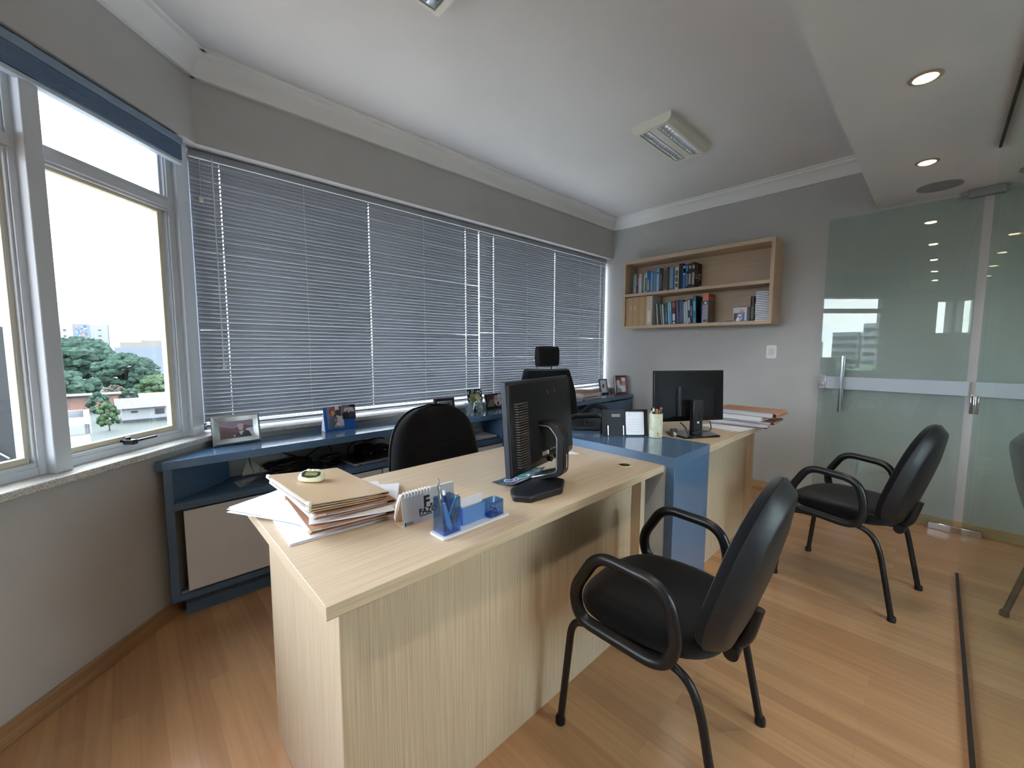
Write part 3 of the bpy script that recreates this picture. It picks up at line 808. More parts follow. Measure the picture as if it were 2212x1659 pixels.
ribbon([(a+.0135, b_-.003) for a, b_ in PA], .0225, .006, mat('silver_stand_edge', 'C6C8CC', .2, metal=.7), 'stand_inner_edge', xo=.024)
M().box(.019, .029, -.0725, -.0695, .075, .125).build('stand_inlay', CHROME, m1, bevel=.001)
ba = [(-.195, .005), (-.165, .058), (.01, .030), (.06, .075), (.095, .02), (.06, -.055), (-.045, -.098), (-.11, -.07)]
ba = [(-.180, -.005), (-.130, .040), (.035, .055), (.075, .015), (.06, -.06), (-.03, -.092), (-.09, -.07)]
ba = [(-.185, .015), (-.135, .060), (.02, .052), (.072, .018), (.060, -.048), (-.030, -.085), (-.165, -.038)]
M().prism(ba, 0, .022).build('stand_base', mat('stand_black_matt', '1A1C21', .45), m1, bevel=.006, seg=2)

# far monitor
m2 = thing('computer_monitor', 'far black monitor standing on the far desk, seen from behind', 'monitor', (-1.735, -1.672, .7503), R(-32.4))
W2, H2 = .452, .297
PM = Matrix.Translation((.015, .075, .070)) @ Matrix.Rotation(R(-3), 4, 'X')
M(PM).box(-W2/2, W2/2, 0, .02, 0, H2).build('bezel', BLK, m2, bevel=.003)
M(PM).box(-W2/2+.015, W2/2-.015, .02, .0215, .018, H2-.015).build('screen', mat('dark_screen', '0B0D10', .15), m2, smooth=False)
b = M(PM)
P1 = [(-W2/2+.004, 0, .004), (W2/2-.004, 0, .004), (W2/2-.004, 0, H2-.004), (-W2/2+.004, 0, H2-.004)]
P2 = [(-W2/2+.11, -.026, .035), (W2/2-.075, -.026, .035), (W2/2-.075, -.026, H2-.085), (-W2/2+.11, -.026, H2-.085)]
b.add(P1+P2, [(0,1,5,4),(1,2,6,5),(2,3,7,6),(3,0,4,7),(4,5,6,7)])
b.box(-W2/2+.125, W2/2-.09, -.034, -.02, .03, H2-.10)
b.build('back_cover', mat('monitor_back_plastic_2', '08090C', .55, spec=.3), m2, bevel=.003)
M(PM).box(-W2/2+.128, -W2/2+.145, -.044, -.033, .035, .205).build('cable_cover', DGREY, m2, bevel=.003)
M(PM).box(.075, .095, -.0275, -.0262, .045, .075).build('blue_sticker', mat('blue_sticker', '2438A8', .4), m2)
text(m2, 'DELL', .030, (-.01, .030, .335), (R(90), 0, 0), mat('dark_logo', '1C1E22', .2), align='CENTER')
cs = M()
cs.box(-.030, .030, -.026, .012, .0, .205); cs.build('stand_column', BLK, m2, bevel=.006)
M().box(-.006, .010, -.0275, -.0255, .10, .15).build('column_slot', mat('slot_black', '020203', .6), m2)
M().box(-.007, .005, -.0280, -.0262, .075, .086).build('white_button', mat('button_white', 'E8E8E8', .4), m2, bevel=.001)
M().prism([(-.125, .10), (.125, .10), (.135, .04), (.11, -.07), (-.11, -.07), (-.135, .04)], 0, .012).build('stand_base', BLKG, m2, bevel=.004)
def cable(name, label, pts, r=.0022, cat='cable', m=BLK, group=None):
    return tag(M().tube(rpath(pts, .05, n=6), r, n=8).build(name, m), label, cat, group)
c = M().tube(rpath([(-.115, -.03, .085), (-.10, -.06, .06), (-.088, -.07, .02), (-.07, -.085, .004)], .02), .004, n=8); c.build('power_cable', BLK, m2)
c = M().tube(rpath([(.085, -.01, .085), (.075, -.04, .05), (.06, -.05, .035), (.0, -.035, .03), (-.04, -.03, .02)], .02), .003, n=8); c.build('video_cable', BLK, m2)
cable('power_cable', 'thin black cable lying across the far desk behind the pencil cup', [(-2.03, -1.42, .753), (-1.95, -1.46, .753), (-1.88, -1.49, .753), (-1.80, -1.47, .753), (-1.70, -1.42, .753)], .0018)
ad = thing('power_adapter', 'small brown power adapter with white arrow print, beside the far monitor stand', 'adapter', (-1.845, -1.60, .75), R(-35), tilt=R(0))
M().box(-.018, .018, -.012, .012, 0, .045).build('body', mat('brown_grey_plastic', '4A4142', .45), ad, bevel=.005)
q = M()
for a in (100, 55, 15): q.extr([(0,-.002),(.016,-.0035),(.016,.0035),(0,.002)], (-.004, -.0122, .012), (math.cos(R(a)),0,math.sin(R(a))), (-math.sin(R(a)),0,math.cos(R(a))), (0,-.0006,0))
q.box(-.006, .006, -.0128, -.0122, .004, .008)
q.build('arrow_print', mat('print_white', 'E8E8E8', .5), ad)

# ================================================================ SMALL THINGS
def pic(parent, w_, h_, bgm, shapes, name='photo', loc=(0,0,0), rot=(0,0,0)):
    """flat printed picture facing local -y; shapes = (kind, material, params) with coordinates 0..1"""
    b = M(); b.box(0, w_, 0, .0006, 0, h_, bgm)
    for i, (k, m_, *a) in enumerate(shapes):
        y = -.00012*(i+1)
        if k == 'e':
            cx_, cz_, rx, rz_ = a; n = 20
            P = [(w_*(cx_+rx*math.cos(2*PI*j/n)), h_*(cz_+rz_*math.sin(2*PI*j/n))) for j in range(n)]
        else:
            P = [(w_*p[0], h_*p[1]) for p in a[0]]
        P = [(min(max(x, 0), w_), min(max(z, 0), h_)) for x, z in P]
        b.add([(x, y, z) for x, z in P], [list(range(len(P)))], m_)
    o = b.build(name, None, parent, smooth=False, loc=loc, rot=rot)
    return o
def pm(h): return mat('print_'+h, h, .45)
def frame(t, w_, h_, bw, m, d=.015, lip=None):
    b = M()
    prof = lambda: None
    b.add([(0,0,0),(w_,0,0),(w_,0,h_),(0,0,h_),(bw,.0,bw),(w_-bw,.0,bw),(w_-bw,.0,h_-bw),(bw,.0,h_-bw),
           (0,d,0),(w_,d,0),(w_,d,h_),(0,d,h_), (bw*.3,-.006,bw*.3),(w_-bw*.3,-.006,bw*.3),(w_-bw*.3,-.006,h_-bw*.3),(bw*.3,-.006,h_-bw*.3),
           (bw,.005,bw),(w_-bw,.005,bw),(w_-bw,.005,h_-bw),(bw,.005,h_-bw)],
          [(0,1,13,12),(1,2,14,13),(2,3,15,14),(3,0,12,15),(12,13,5,4),(13,14,6,5),(14,15,7,6),(15,12,4,7),
           (4,5,17,16),(5,6,18,17),(6,7,19,18),(7,4,16,19),(0,8,9,1),(1,9,10,2),(2,10,11,3),(3,11,8,0),(8,11,10,9)])
    o = b.build('frame', m, t)
    T_ = math.tan(-t.rotation_euler[0]); t.location.z += d*math.sin(-t.rotation_euler[0])+.0009
    s_ = M().extr([(0,d*T_),(.04,(d+.04)*T_),(.02,h_*.7),(.012,h_*.7)], (w_/2-.012, d, 0), (0,1,0), (0,0,1), (.024,0,0)).build('easel_back', BLK, t)
    return o
KT = .7455
skin = pm('D9A48C')
# silver photo frame
t = thing('framed_photo', 'wide silver photo frame on the cabinet beside the corner window post', 'photo frame', (-3.762, -.135, KT), R(4), tilt=R(-8))
frame(t, .212, .150, .032, SILV, .018)
pic(t, .148, .086, pm('8E7F8C'), [('p', pm('6F4A50'), [(0,0),(1,0),(1,.6),(.7,.75),(.4,.55),(0,.75)]), ('p', pm('5A3A40'), [(0,0),(.6,0),(.5,.3),(0,.55)]),
    ('p', pm('D5CDDD'), [(.55,0),(1,0),(1,.55),(.8,.5)]), ('p', pm('2C2430'), [(.42,0),(.95,0),(.86,.33),(.72,.42),(.58,.38),(.46,.25)]),
    ('p', pm('A9C8D8'), [(.55,.34),(.72,.40),(.62,.12)]), ('e', skin, .62, .56, .075, .15), ('e', pm('C7A6B0'), .61, .70, .10, .13), ('e', skin, .42, .13, .03, .06)], loc=(.032, .001, .032))
# blue card with two snapshots
t = thing('photo_card', 'bright blue folded card with snapshots standing on the cabinet before the blinds', 'photo card', (-3.221, -.125, KT+.0012), R(5), tilt=R(-10))
M().box(0, .19, 0, .003, 0, .145).build('card', mat('bright_blue_card', '1F62B8', .45), t)
M().extr([(0,.001),(.05,.0098),(.0,.12)], (.0, .003, 0), (0,1,0), (0,0,1), (.002,0,0)).build('card_foot', PAPER, t)
pic(t, .098, .135, pm('8F8790'), [('p', pm('3A3440'), [(.35,.35),(.85,.3),(.9,.95),(.4,1)]), ('p', pm('D8D4D4'), [(.6,.1),(1,.1),(1,.5),(.55,.6)]), ('p', pm('E6E2E0'), [(.5,.8),(.8,.85),(.75,1),(.5,1)]),
    ('p', pm('5E7488'), [(.05,0),(.62,0),(.6,.5),(.35,.6),(.1,.45)]), ('e', pm('8C5A48'), .33, .76, .20, .16), ('e', skin, .36, .70, .13, .12), ('e', pm('C05070'), .33, .90, .14, .06),
    ('e', pm('F06A78'), .50, .38, .09, .06), ('e', pm('E8E4E4'), .6, .2, .1, .08), ('e', skin, .48, .12, .08, .06)], name='photo', loc=(.02, -.001, .012))
pic(t, .085, .088, pm('7B6F73'), [('p', pm('2B2A34'), [(0,0),(1,0),(1,.4),(.6,.5),(0,.45)]), ('p', pm('D9CFC6'), [(.1,.55),(.9,.5),(.8,.8),(.2,.8)]), ('p', pm('3B3F58'), [(.4,.1),(.95,.1),(.9,.4),(.5,.5)]),
    ('e', pm('4A3038'), .45, .5, .14, .13), ('e', pm('ECE6E2'), .48, .52, .07, .08), ('p', pm('1B1B22'), [(.5,.85),(1,.8),(1,1),(.6,1)])], name='snapshot', loc=(.112, -.0015, .062), rot=(0, R(2), 0))
# dark frame behind task chair
t = thing('framed_photo', 'dark wooden frame with a black-and-white photo behind the task chair', 'photo frame', (-2.475, -.155, KT), R(0), tilt=R(-8))
frame(t, .175, .135, .022, mat('dark_brown_wood', '231B1E', .35), .014)
pic(t, .131, .091, pm('C4C4CC'), [('p', pm('6E7078'), [(0,.3),(1,.5),(1,1),(0,.9)]), ('p', pm('8E9098'), [(.3,.2),(.6,.3),(.55,.8),(.3,.7)]), ('e', pm('3A3A44'), .75, .7, .12, .14), ('e', pm('DADAE2'), .76, .35, .2, .3), ('e', pm('DADAE2'), .15, .4, .12, .3), ('e', pm('4A4A54'), .4, .35, .05, .2)], loc=(.022, .001, .022))
# polka dot frame
t = thing('framed_photo', 'black polka-dot frame with a yellow-green photo standing behind the drinking glasses', 'photo frame', (-2.135, -.115, KT+.003), R(3), tilt=R(-12))
b = M(); b.box(0, .15, 0, .008, 0, .175, BLK)
rn = random.Random(4)
for i in range(70):
    x, z = rn.uniform(.004, .146), rn.uniform(.004, .171); r_ = rn.uniform(.0035, .006)
    b.add([(x+r_*math.cos(2*PI*j/8), -.0004-.00001*i, z+r_*math.sin(2*PI*j/8)) for j in range(8)], [list(range(8))], PAPER)
b.build('frame', None, t, smooth=False)
pic(t, .105, .085, pm('8B8B58'), [('e', pm('B9B58C'), .7, .5, .25, .4), ('e', pm('6C7040'), .3, .4, .2, .3), ('p', pm('2A2A20'), [(.45,0),(.55,0),(.56,.5),(.46,.5)])], loc=(.02, -.002, .055))
M().extr([(0,.003),(.05,.0135),(.02,.12),(.01,.12)], (.065, .008, 0), (0,1,0), (0,0,1), (.02,0,0)).build('easel_back', BLK, t)
# glasses
def tumbler(loc, label):
    t = thing('drinking_glass', label, 'glass', loc, 0, 'clear glasses on the low cabinet')
    M().lathe([(.024, 0), (.026, .002), (.027, .012), (.040, .098), (.0385, .098), (.026, .014), (.0005, .010)], n=10).build('glass_body', CLEAR, t, smooth=False)
    return t
tumbler((-2.232, -.235, KT), 'clear faceted drinking glass nearer the task chair, left one of two on the cabinet')
tumbler((-2.118, -.225, KT), 'clear faceted drinking glass right of its twin, in front of the polka-dot frame')
t = thing('gift_tag', 'white folded card with a small red motif between the two drinking glasses', 'card', (-2.19, -.19, KT), R(10))
M().add([(-.02,-.02,0),(.02,-.02,0),(.006,0,.10),(-.006,0,.10),(-.02,.02,0),(.02,.02,0)], [(0,1,2,3),(3,2,5,4)]).build('card', PAPER2, t, solid=.0006, smooth=False)
M().cyl((0,-.0215,.03), (0,-.019,.032), .006, n=12).build('red_motif', mat('crimson', '9A2038', .4), t)
# flower picture block
t = thing('picture_card', 'black and white floral picture card standing left of the near monitor', 'picture', (-1.935, -.085, KT), R(3), tilt=R(-14))
fl = [('p', pm('4A4836'), [(0,.2),(.5,.1),(.5,.9),(.1,.95)]), ('e', pm('E4DCE0'), .72, .45, .22, .33), ('e', pm('C9B8C4'), .62, .7, .15, .18), ('e', pm('B0283C'), .48, .74, .06, .08), ('e', pm('F0ECEE'), .85, .8, .15, .15), ('e', pm('2A2A26'), .7, .3, .05, .15)]
for i in range(5): fl.append(('p', pm('D8D2B8'), [(.05+.08*i,.15),(.08+.08*i,.15),(.28+.08*i,.6),(.26+.08*i,.62)]))
pic(t, .19, .125, pm('1E1C1A'), fl, name='print')
M().box(0, .19, .0006, .012, 0, .125).build('block', BLK, t)
# paper stacks on the cabinet right end
def sheets(b, n, cx_, cy_, w_, d_, z, th, jr=.012, ja=4, rnd=random, base=0, mats=(None,)):
    for i in range(n):
        b.obox((cx_+rnd.uniform(-jr, jr), cy_+rnd.uniform(-jr, jr), z+th*(i+.5)), w_, d_, th*.86, R(base+rnd.uniform(-ja, ja)), mats[i % len(mats)] if len(mats) > 1 else mats[0])
    return b
rn = random.Random(11)
b = M(); sheets(b, 12, -.72, -.145, .30, .24, KT, .0045, .03, 7, rn, 0, (PAPER2, MANB, PAPER, PAPER2, pm('8A7A86'), PAPER))
tag(b.build('paper_stack', None, smooth=False), 'untidy stack of papers and folders on the cabinet before the small black frame', 'papers')
b = M(); b.extr([(-.15,0),(.15,0),(.13,.018),(.0,.022),(-.15,.010)], (-.72, -.25, KT+.055), (1,0,0), (0,0,1), (0,.22,0))
tag(b.build('brown_folder', MANB), 'brown card folder on top of the paper stack beside the small frames', 'folder')
b = M(); sheets(b, 3, -.99, -.18, .15, .21, KT, .011, .004, 2, rn, 0, (PAPER2, pm('A8A8C8'), PAPER2))
tag(b.build('envelope_stack', None, smooth=False), 'short stack of white envelopes at the cabinet front edge, right of the near monitor', 'envelopes')
# small frames
t = thing('framed_photo', 'small dark-grey frame leaning by the blinds, left of the red-brown frame', 'photo frame', (-.315, -.085, KT), R(-12), tilt=R(-12))
frame(t, .115, .165, .014, mat('charcoal_frame', '2F323A', .35), .012)
pic(t, .087, .137, pm('D4D6DA'), [('e', pm('8C4A48'), .45, .45, .16, .18), ('e', pm('3A3036'), .5, .62, .12, .09), ('p', pm('E8E8EC'), [(.2,0),(.9,0),(.7,.4),(.3,.35)]), ('p', pm('5A5058'), [(.2,.55),(.5,.5),(.3,.65)])], loc=(.014, .001, .014))
t = thing('framed_photo', 'red-brown wooden photo frame at the right end of the low cabinet', 'photo frame', (-.215, -.205, KT), R(-30), tilt=R(-10))
frame(t, .150, .205, .021, mat('red_brown_wood', '6B2417', .35, coat=.3), .014)
pic(t, .108, .163, pm('AFA6A4'), [('p', pm('6E8F84'), [(0,0),(.7,0),(.5,.35),(0,.4)]), ('p', pm('5A4A50'), [(0,.8),(.5,.8),(.5,1),(0,1)]), ('e', pm('C8CED0'), .2, .62, .22, .2), ('p', pm('E2E4EC'), [(.1,.4),(.9,.45),(1,.1),(.6,0),(.5,.2)]), ('e', pm('C0604A'), .48, .68, .17, .15), ('e', pm('E6E6EC'), .8, .85, .2, .14)], loc=(.021, .001, .021))
t = thing('candle_holder', 'tiny pale metal candle holder between the two small photo frames', 'candle holder', (-.345, -.215, KT))
M().lathe([(.02, 0), (.02, .003), (.004, .008), (.003, .045), (.012, .055), (.012, .062), (.004, .062)], n=16).build('stem', mat('aged_brass', '8E8674', .4, metal=.6), t)
M().box(-.022, .022, -.003, .003, .03, .036).build('cross_arm', mat('aged_brass', '8E8674', .4, metal=.6), t)

# niche things
ZN = .5495
t = thing('laptop', 'closed black laptop lying in the cabinet niche left of the task chair', 'laptop', (-2.96, -.165, ZN), R(3))
M().extr(rrect(.34, .235, .02), (0,0,.003), (1,0,0), (0,1,0), (0,0,.014)).build('base', mat('silver_laptop_edge', '9CA0A6', .3, metal=.5), t, bevel=.002)
M().extr(rrect(.334, .229, .02), (0,0,.0172), (1,0,0), (0,1,0), (0,0,.010)).build('lid', mat('black_laptop_lid', '0E0F12', .3), t, bevel=.002)
M().box(-.14, -.13, -.119, -.116, .006, .012).build('port', BLK, t)
t = thing('router', 'black flat network box resting on the closed laptop', 'router', (-2.93, -.13, ZN+.0274), R(6))
M().box(-.10, .10, -.065, .065, 0, .035).build('body', BLK, t, bevel=.004)
M().box(.03, .055, -.0662, -.065, .018, .022).build('badge', mat('pale_badge', 'B8B8B8', .4), t)
M().box(-.06, -.055, -.0662, -.065, .008, .02).build('indicator', mat('pale_badge', 'B8B8B8', .4), t)
rn = random.Random(2)
b = M()
for i in range(13):
    cx_, cy_ = rn.uniform(-3.46, -3.40), rn.uniform(-.17, -.13); a_, b_ = rn.uniform(.07, .135), rn.uniform(.03, .075); z = ZN+.009+i*.0042; ph = rn.uniform(0, 6)
    P = [(cx_+a_*math.cos(q*2*PI/28), min(-.03, max(-.285, cy_+b_*math.sin(q*2*PI/28))), z+.008*math.sin(2*q*2*PI/28+ph)+.004) for q in range(28)]
    b.tube(P, .0034, n=6, closed=True)
tag(b.build('cable_coil', BLK), 'large tangled coil of black cables in the left half of the niche', 'cables')
b = M()
for i in range(10):
    cx_, cy_ = rn.uniform(-3.23, -3.21), rn.uniform(-.18, -.15); a_, b_ = rn.uniform(.04, .062), rn.uniform(.03, .05); z = ZN+.008+i*.0055; ph = rn.uniform(0, 6)
    b.tube([(cx_+a_*math.cos(q*2*PI/22), cy_+b_*math.sin(q*2*PI/22), z+.010*math.sin(q*2*PI/22+ph)+.008) for q in range(22)], .0036, n=6, closed=True)
tag(b.build('cable_coil', BLK), 'tight bundle of black cable beside the laptop in the niche', 'cables')
cable('loose_cable', 'single black cable arching along the white niche wall above the coils', [(-3.55, -.02, .69), (-3.47, -.03, .665), (-3.38, -.05, .62), (-3.33, -.08, .60), (-3.25, -.10, .66), (-3.20, -.09, .672), (-3.18, -.12, .62)], .0032)
cable('loose_cable', 'black cable hanging down behind the clear plastic sleeve', [(-3.60, -.06, .704), (-3.60, -.065, .62), (-3.58, -.08, .56)], .003)
cable('adapter_cable', 'black cable looped over the network box on the laptop', [(-3.10, -.12, .575), (-3.07, -.09, .64), (-3.02, -.10, .665), (-2.96, -.12, .655), (-2.90, -.14, .672), (-2.86, -.14, .655)], .0036)
t = thing('power_brick', 'black power brick on the network box beside the laptop cables', 'power brick', (-3.0, -.13, ZN+.0634), R(10))
M().box(-.05, .05, -.022, .022, 0, .026).build('body', BLK, t, bevel=.004)
# clear plastic sleeve
def crumple(name, label, c, sx, sy, sz, seed, cat='plastic bag'):
    r_ = random.Random(seed)
    ks = [(r_.uniform(2, 6), r_.uniform(2, 6), r_.uniform(0, 6), r_.uniform(0, 6)) for _ in range(5)]
    def fn(u, v):
        a = 2*PI*u; p = PI*(v*.93+.03)
        q = 1+sum(.09*math.sin(k1*a+f1)*math.sin(k2*p+f2) for k1, k2, f1, f2 in ks)
        q += r_.uniform(-.03, .03)
        z = (1-math.cos(p))/2
        rr = math.sin(p)**.6*q
        return (c[0]+sx*rr*math.cos(a), c[1]+sy*rr*math.sin(a), c[2]+sz*z*(1+.06*math.sin(3*a)))
    b = M(); b.grid(fn, 22, 14, closeu=True)
    return tag(b.build(name, PLAST, smooth=False), label, cat)
b = M().add([(-3.68,-.25,ZN+.001),(-3.56,-.26,ZN+.001),(-3.55,-.20,ZN+.002),(-3.66,-.18,ZN+.002),(-3.70,-.23,ZN+.03),(-3.66,-.20,ZN+.045),(-3.545,-.21,ZN+.048),(-3.63,-.17,.68)],
            [(0,1,2,3),(0,1,6,4),(4,6,5),(5,6,7),(4,5,3,0),(1,2,6)])
tag(b.build('plastic_sleeve', PLAST, smooth=False), 'crumpled clear plastic sleeve standing in the niche left of the cables', 'plastic sleeve')
crumple('plastic_bag', 'crumpled translucent plastic bag standing in the niche right of the task chair', (-2.13, -.15, ZN+.0290), .085, .06, .112, 8)
rn = random.Random(21)
b = M(); sheets(b, 6, -2.14, -.155, .29, .22, ZN, .0045, .012, 5, rn, 0, (PAPER, pm('3F6FA8'), PAPER2, PAPER2, pm('B0B0BC'), PAPER2))
tag(b.build('paper_stack', None, smooth=False), 'stack of grey papers and a blue folder under the plastic bag in the niche', 'papers')
rn = random.Random(22)
b = M(); sheets(b, 14, -.93, -.17, .21, .20, ZN, .0062, .014, 10, rn, 0, (PAPER2, pm('4A3A40'), pm('B8A890'), PAPER, pm('9A8A84'), pm('2A2A34'), pm('A9A29A')))
b.obox((-.93, -.18, ZN+.091), .20, .19, .005, R(5), pm('8E2430'))
tag(b.build('magazine_pile', None, smooth=False), 'pile of magazines with a red cover in the niche behind the high-back chair', 'magazines')

# ---- near desk
ZD = .7503
def folder(label, c, rot, w_, l_, th, m_, z, clip=True, ty=0, sag=.004, papers=True, tl=0, name='document_folder', cat='folder', group='card folders stacked on the near desk'):
    t = thing(name, label, cat, (c[0], c[1], z), rot, group, tilt=0)
    t.rotation_euler = (0, R(ty), rot)
    k = .0012; r = th/2; n = 8; out, inn = [], []
    out.append((-w_/2, 0)); inn.append((-w_/2, k))
    for i in range(n+1):
        a = -PI/2+PI*i/n
        out.append((w_/2-r+r*math.cos(a)*1.25, r+r*math.sin(a))); inn.append((w_/2-r+(r-k)*math.cos(a)*1.25, r+(r-k)*math.sin(a)))
    for i in range(1, 9):
        x = w_/2-r-(w_-r)*i/8; dz = -sag*math.sin(PI*i/8)
        out.append((x, th+dz)); inn.append((x, th-k+dz))
    o_ = M().extr(out+inn[::-1], (0, -l_/2, 0), (1,0,0), (0,0,1), (0, l_, 0)).build('cover', m_, t)
    if papers:
        rr_ = random.Random(int(abs(c[0]*1000)+z*1000)); b = M(); npg = max(2, int((th-.007)/.0016))
        for i in range(npg): b.obox((-.012+rr_.uniform(-.004, .004), rr_.uniform(-.003, .003), k+.0014+i*(th-.004-sag)/npg), w_-.018, l_-.02, .0012, R(rr_.uniform(-1, 1)))
        b.build('sheets', PAPER, t)
    if clip:
        for sy in (-1, 1):
            M().box(-w_/2-.006, -w_/2+.030, sy*(l_/2-.012)-.006, sy*(l_/2-.012)+.006, th*.4, th*.4+.005).box(-w_/2-.004, -w_/2+.004, sy*(l_/2-.012)-.010, sy*(l_/2-.012)+.010, th*.4-.002, th*.4+.008).build('fastener', CLIP, t, bevel=.001)
    return t
rn = random.Random(31)
def pile(label, c, w_, d_, z, n, th, rot, ja=2, m_=PAPER, seed=1, jr=.004, name='paper_sheaf', group=None):
    r_ = random.Random(seed); b = M(); sheets(b, n, 0, 0, w_, d_, 0, th, jr, ja, r_, 0, (m_,))
    o = b.build(name, None, smooth=False); o.location = (c[0], c[1], z); o.rotation_euler = (0, 0, rot); return tag(o, label, 'papers', group)
pile('bottom sheets of white paper, sticking out in front under the folder stack', (-3.650, -1.368), .262, .305, ZD, 5, .0011, R(-3), ja=.6, seed=4)
pile('loose white papers fanned out to the left beneath the folders', (-3.697, -1.255), .215, .30, ZD+.006, 9, .0013, R(26), ja=3.5, seed=5, jr=.006)
pile('white sheets poking out between the folders and the easel calendar', (-3.485, -1.355), .13, .22, ZD+.006, 3, .0012, R(-30), ja=4, seed=6)
folder('reddish-brown lowest folder of the stack on the near desk', (-3.625, -1.39), R(-4), .225, .305, .014, MANB, ZD+.019, sag=.002, ty=1)
pile('printed white sheets between the lowest two folders, turned to the right', (-3.598, -1.40), .21, .28, ZD+.0355, 4, .0011, R(-16), ja=2, seed=9)
folder('reddish-brown second folder of the stack, rounded fold to the right', (-3.622, -1.37), R(0), .225, .32, .013, MANB, ZD+.0480, sag=.002, ty=3.5)
folder('dull tan third folder, directly beneath the topmost folder', (-3.640, -1.355), R(2), .218, .33, .009, MAN, ZD+.0655, sag=.001, ty=5)
folder('smooth tan folder on top of the stack, with a cream timer lying on it', (-3.642, -1.348), R(3), .220, .345, .009, MAN, ZD+.0775, sag=.001, ty=6)
t = thing('digital_timer', 'cream oval digital timer with green display on the topmost folder', 'timer', (-3.668, -1.30, ZD+.0905), R(-34))
t.rotation_euler = (0, R(5), R(-34))
pr_ = []
b = M()
def tf(u, v):
    a = 2*PI*u; k_, z = [(.75, 0), (.97, .004), (1, .009), (.96, .014), (.82, .0185), (.4, .020), (.02, .0205)][min(6, int(round(v*6)))]
    c_, s_ = math.cos(a), math.sin(a)
    return (.038*k_*math.copysign(abs(c_)**.75, c_), .029*k_*math.copysign(abs(s_)**.85, s_)*(1+.12*c_), z*(1+.55*(.029*k_*math.copysign(abs(s_)**.85, s_))/.03))
b.grid(tf, 36, 6, closeu=True); b.build('body', mat('cream_plastic', 'E4DFC2', .35), t)
M().extr([(-.029,-.002),(-.024,-.015),(-.004,-.020),(.016,-.017),(.025,-.007),(.024,.006),(.012,.008),(-.012,.006),(-.022,.009)], (.0, .0, .0192), (1,0,0), (0,1,.376), (0,0,.0024)).build('display_bezel', mat('dark_olive', '35382E', .4), t)
M().extr(rrect(.034, .014, .0015), (.0, -.0055, .0198), (1,0,0), (0,1,.376), (0,0,.0007)).build('display', mat('lcd_green', '8E9A5C', .3), t)
for i in range(3): M().ball((-.014+.014*i, .017, .0260), .005, sc=(1,.7,.5)).build('button', CLIP, t)
# easel calendar
t = thing('desk_calendar', 'grey easel desk calendar with bold F logo and white spiral, near desk', 'calendar', (-3.536, -1.618, ZD), R(-.5))
L = .172; hgt = .090
GC = mat('grey_calendar_card', 'A6A7AB', .6); PE = mat('peach_card', 'E8CDB0', .6)
M().extr([(0,0),(.0015,0),(.0075,hgt),(.006,hgt)], (0,0,0), (0,1,0), (0,0,1), (L,0,0)).build('front_card', GC, t)
M().extr([(0,0),(.047,0),(.047,.0012),(0,.0012)], (0,0,0), (0,1,0), (0,0,1), (L,0,0)).extr([(.047,0),(.0485,0),(.0085,hgt),(.007,hgt)], (0,0,0), (0,1,0), (0,0,1), (L,0,0)).build('easel_card', PE, t)
M().extr([(.050,.004),(.058,.012),(.046,.05),(.024,.088),(.0075,.094),(.0075,hgt+.001),(.022,.08),(.040,.045)], (.002,0,0), (0,1,0), (0,0,1), (L-.004,0,0)).build('pages', PAPER, t)
for i in range(17):
    if 8 < i < 12: pass
    x = .008+i*(L-.016)/16
    if i < 9 or i > 16:
        M().tube([(x+.0, .0072+.0075*math.cos(a), hgt-.001+.0075*math.sin(a)) for a in [2*PI*q/12 for q in range(12)]], .0011, n=6, closed=True).build('spiral_ring', mat('white_wire', 'F0F0F4', .35), t)
rot = (R(90-3.8), 0, 0)
LT = mat('black_print', '15161C', .6)
text(t, 'F.', .044, (.066, .0020, .042), (R(86.2), 0, 0), LT, sx=1.0, ext=.0003, bold=.0014)
o_ = text(t, 'FAZO', .0225, (.051, .0012, .0235), (R(86.2), 0, 0), LT, ext=.0003, bold=.0007)
M().box(.052, .092, -.0001, .0014, .0185, .0205).build('tagline_print', LT, t)
M().box(.006, .0095, -.0003, .001, .0035, .0125).box(.011, .030, -.0003, .001, .0095, .0105).box(.011, .032, -.0003, .001, .0055, .0065).build('small_print', LT, t)
# organizer
t = thing('desk_organizer', 'translucent blue pen cup, card holder and clip box on a white tray', 'organizer', (-3.50, -1.757, ZD), R(1))
M().extr(rrect(.238, .062, .004), (.119, .031, 0), (1,0,0), (0,1,0), (0,0,.006)).build('tray', mat('white_acrylic', 'D8DCE2', .3), t, bevel=.001)
def openbox(b, x0, x1, y0, y1, z0, z1, th=.0022, top=False):
    b.box(x0, x1, y0, y1, z0, z0+th).box(x0, x1, y0, y0+th, z0+th, z1).box(x0, x1, y1-th, y1, z0+th, z1).box(x0, x0+th, y0+th, y1-th, z0+th, z1).box(x1-th, x1, y0+th, y1-th, z0+th, z1)
    if top: b.box(x0, x1, y0, y1, z1, z1+th)
    return b
openbox(M(), .010, .064, .010, .058, .0065, .100).build('pen_cup', BLUEAC, t, smooth=False)
b = M(); openbox(b, .084, .164, .026, .044, .0065, .055); b.build('card_holder', mat('frosted_blue_acrylic', '5C84C0', .25), t, smooth=False)
M().extr(rrect(.078, .068, .008), (.125, .034, .044), (1,.05,0), (0,.12,1), (0,.0015,0)).build('cards', PAPER2, t)
M().box(.10, .145, .0385, .0388, .068, .0695).build('card_print', LT, t)
openbox(M(), .170, .222, .010, .050, .0065, .050, top=True).build('clip_box', BLUEAC, t, smooth=False)
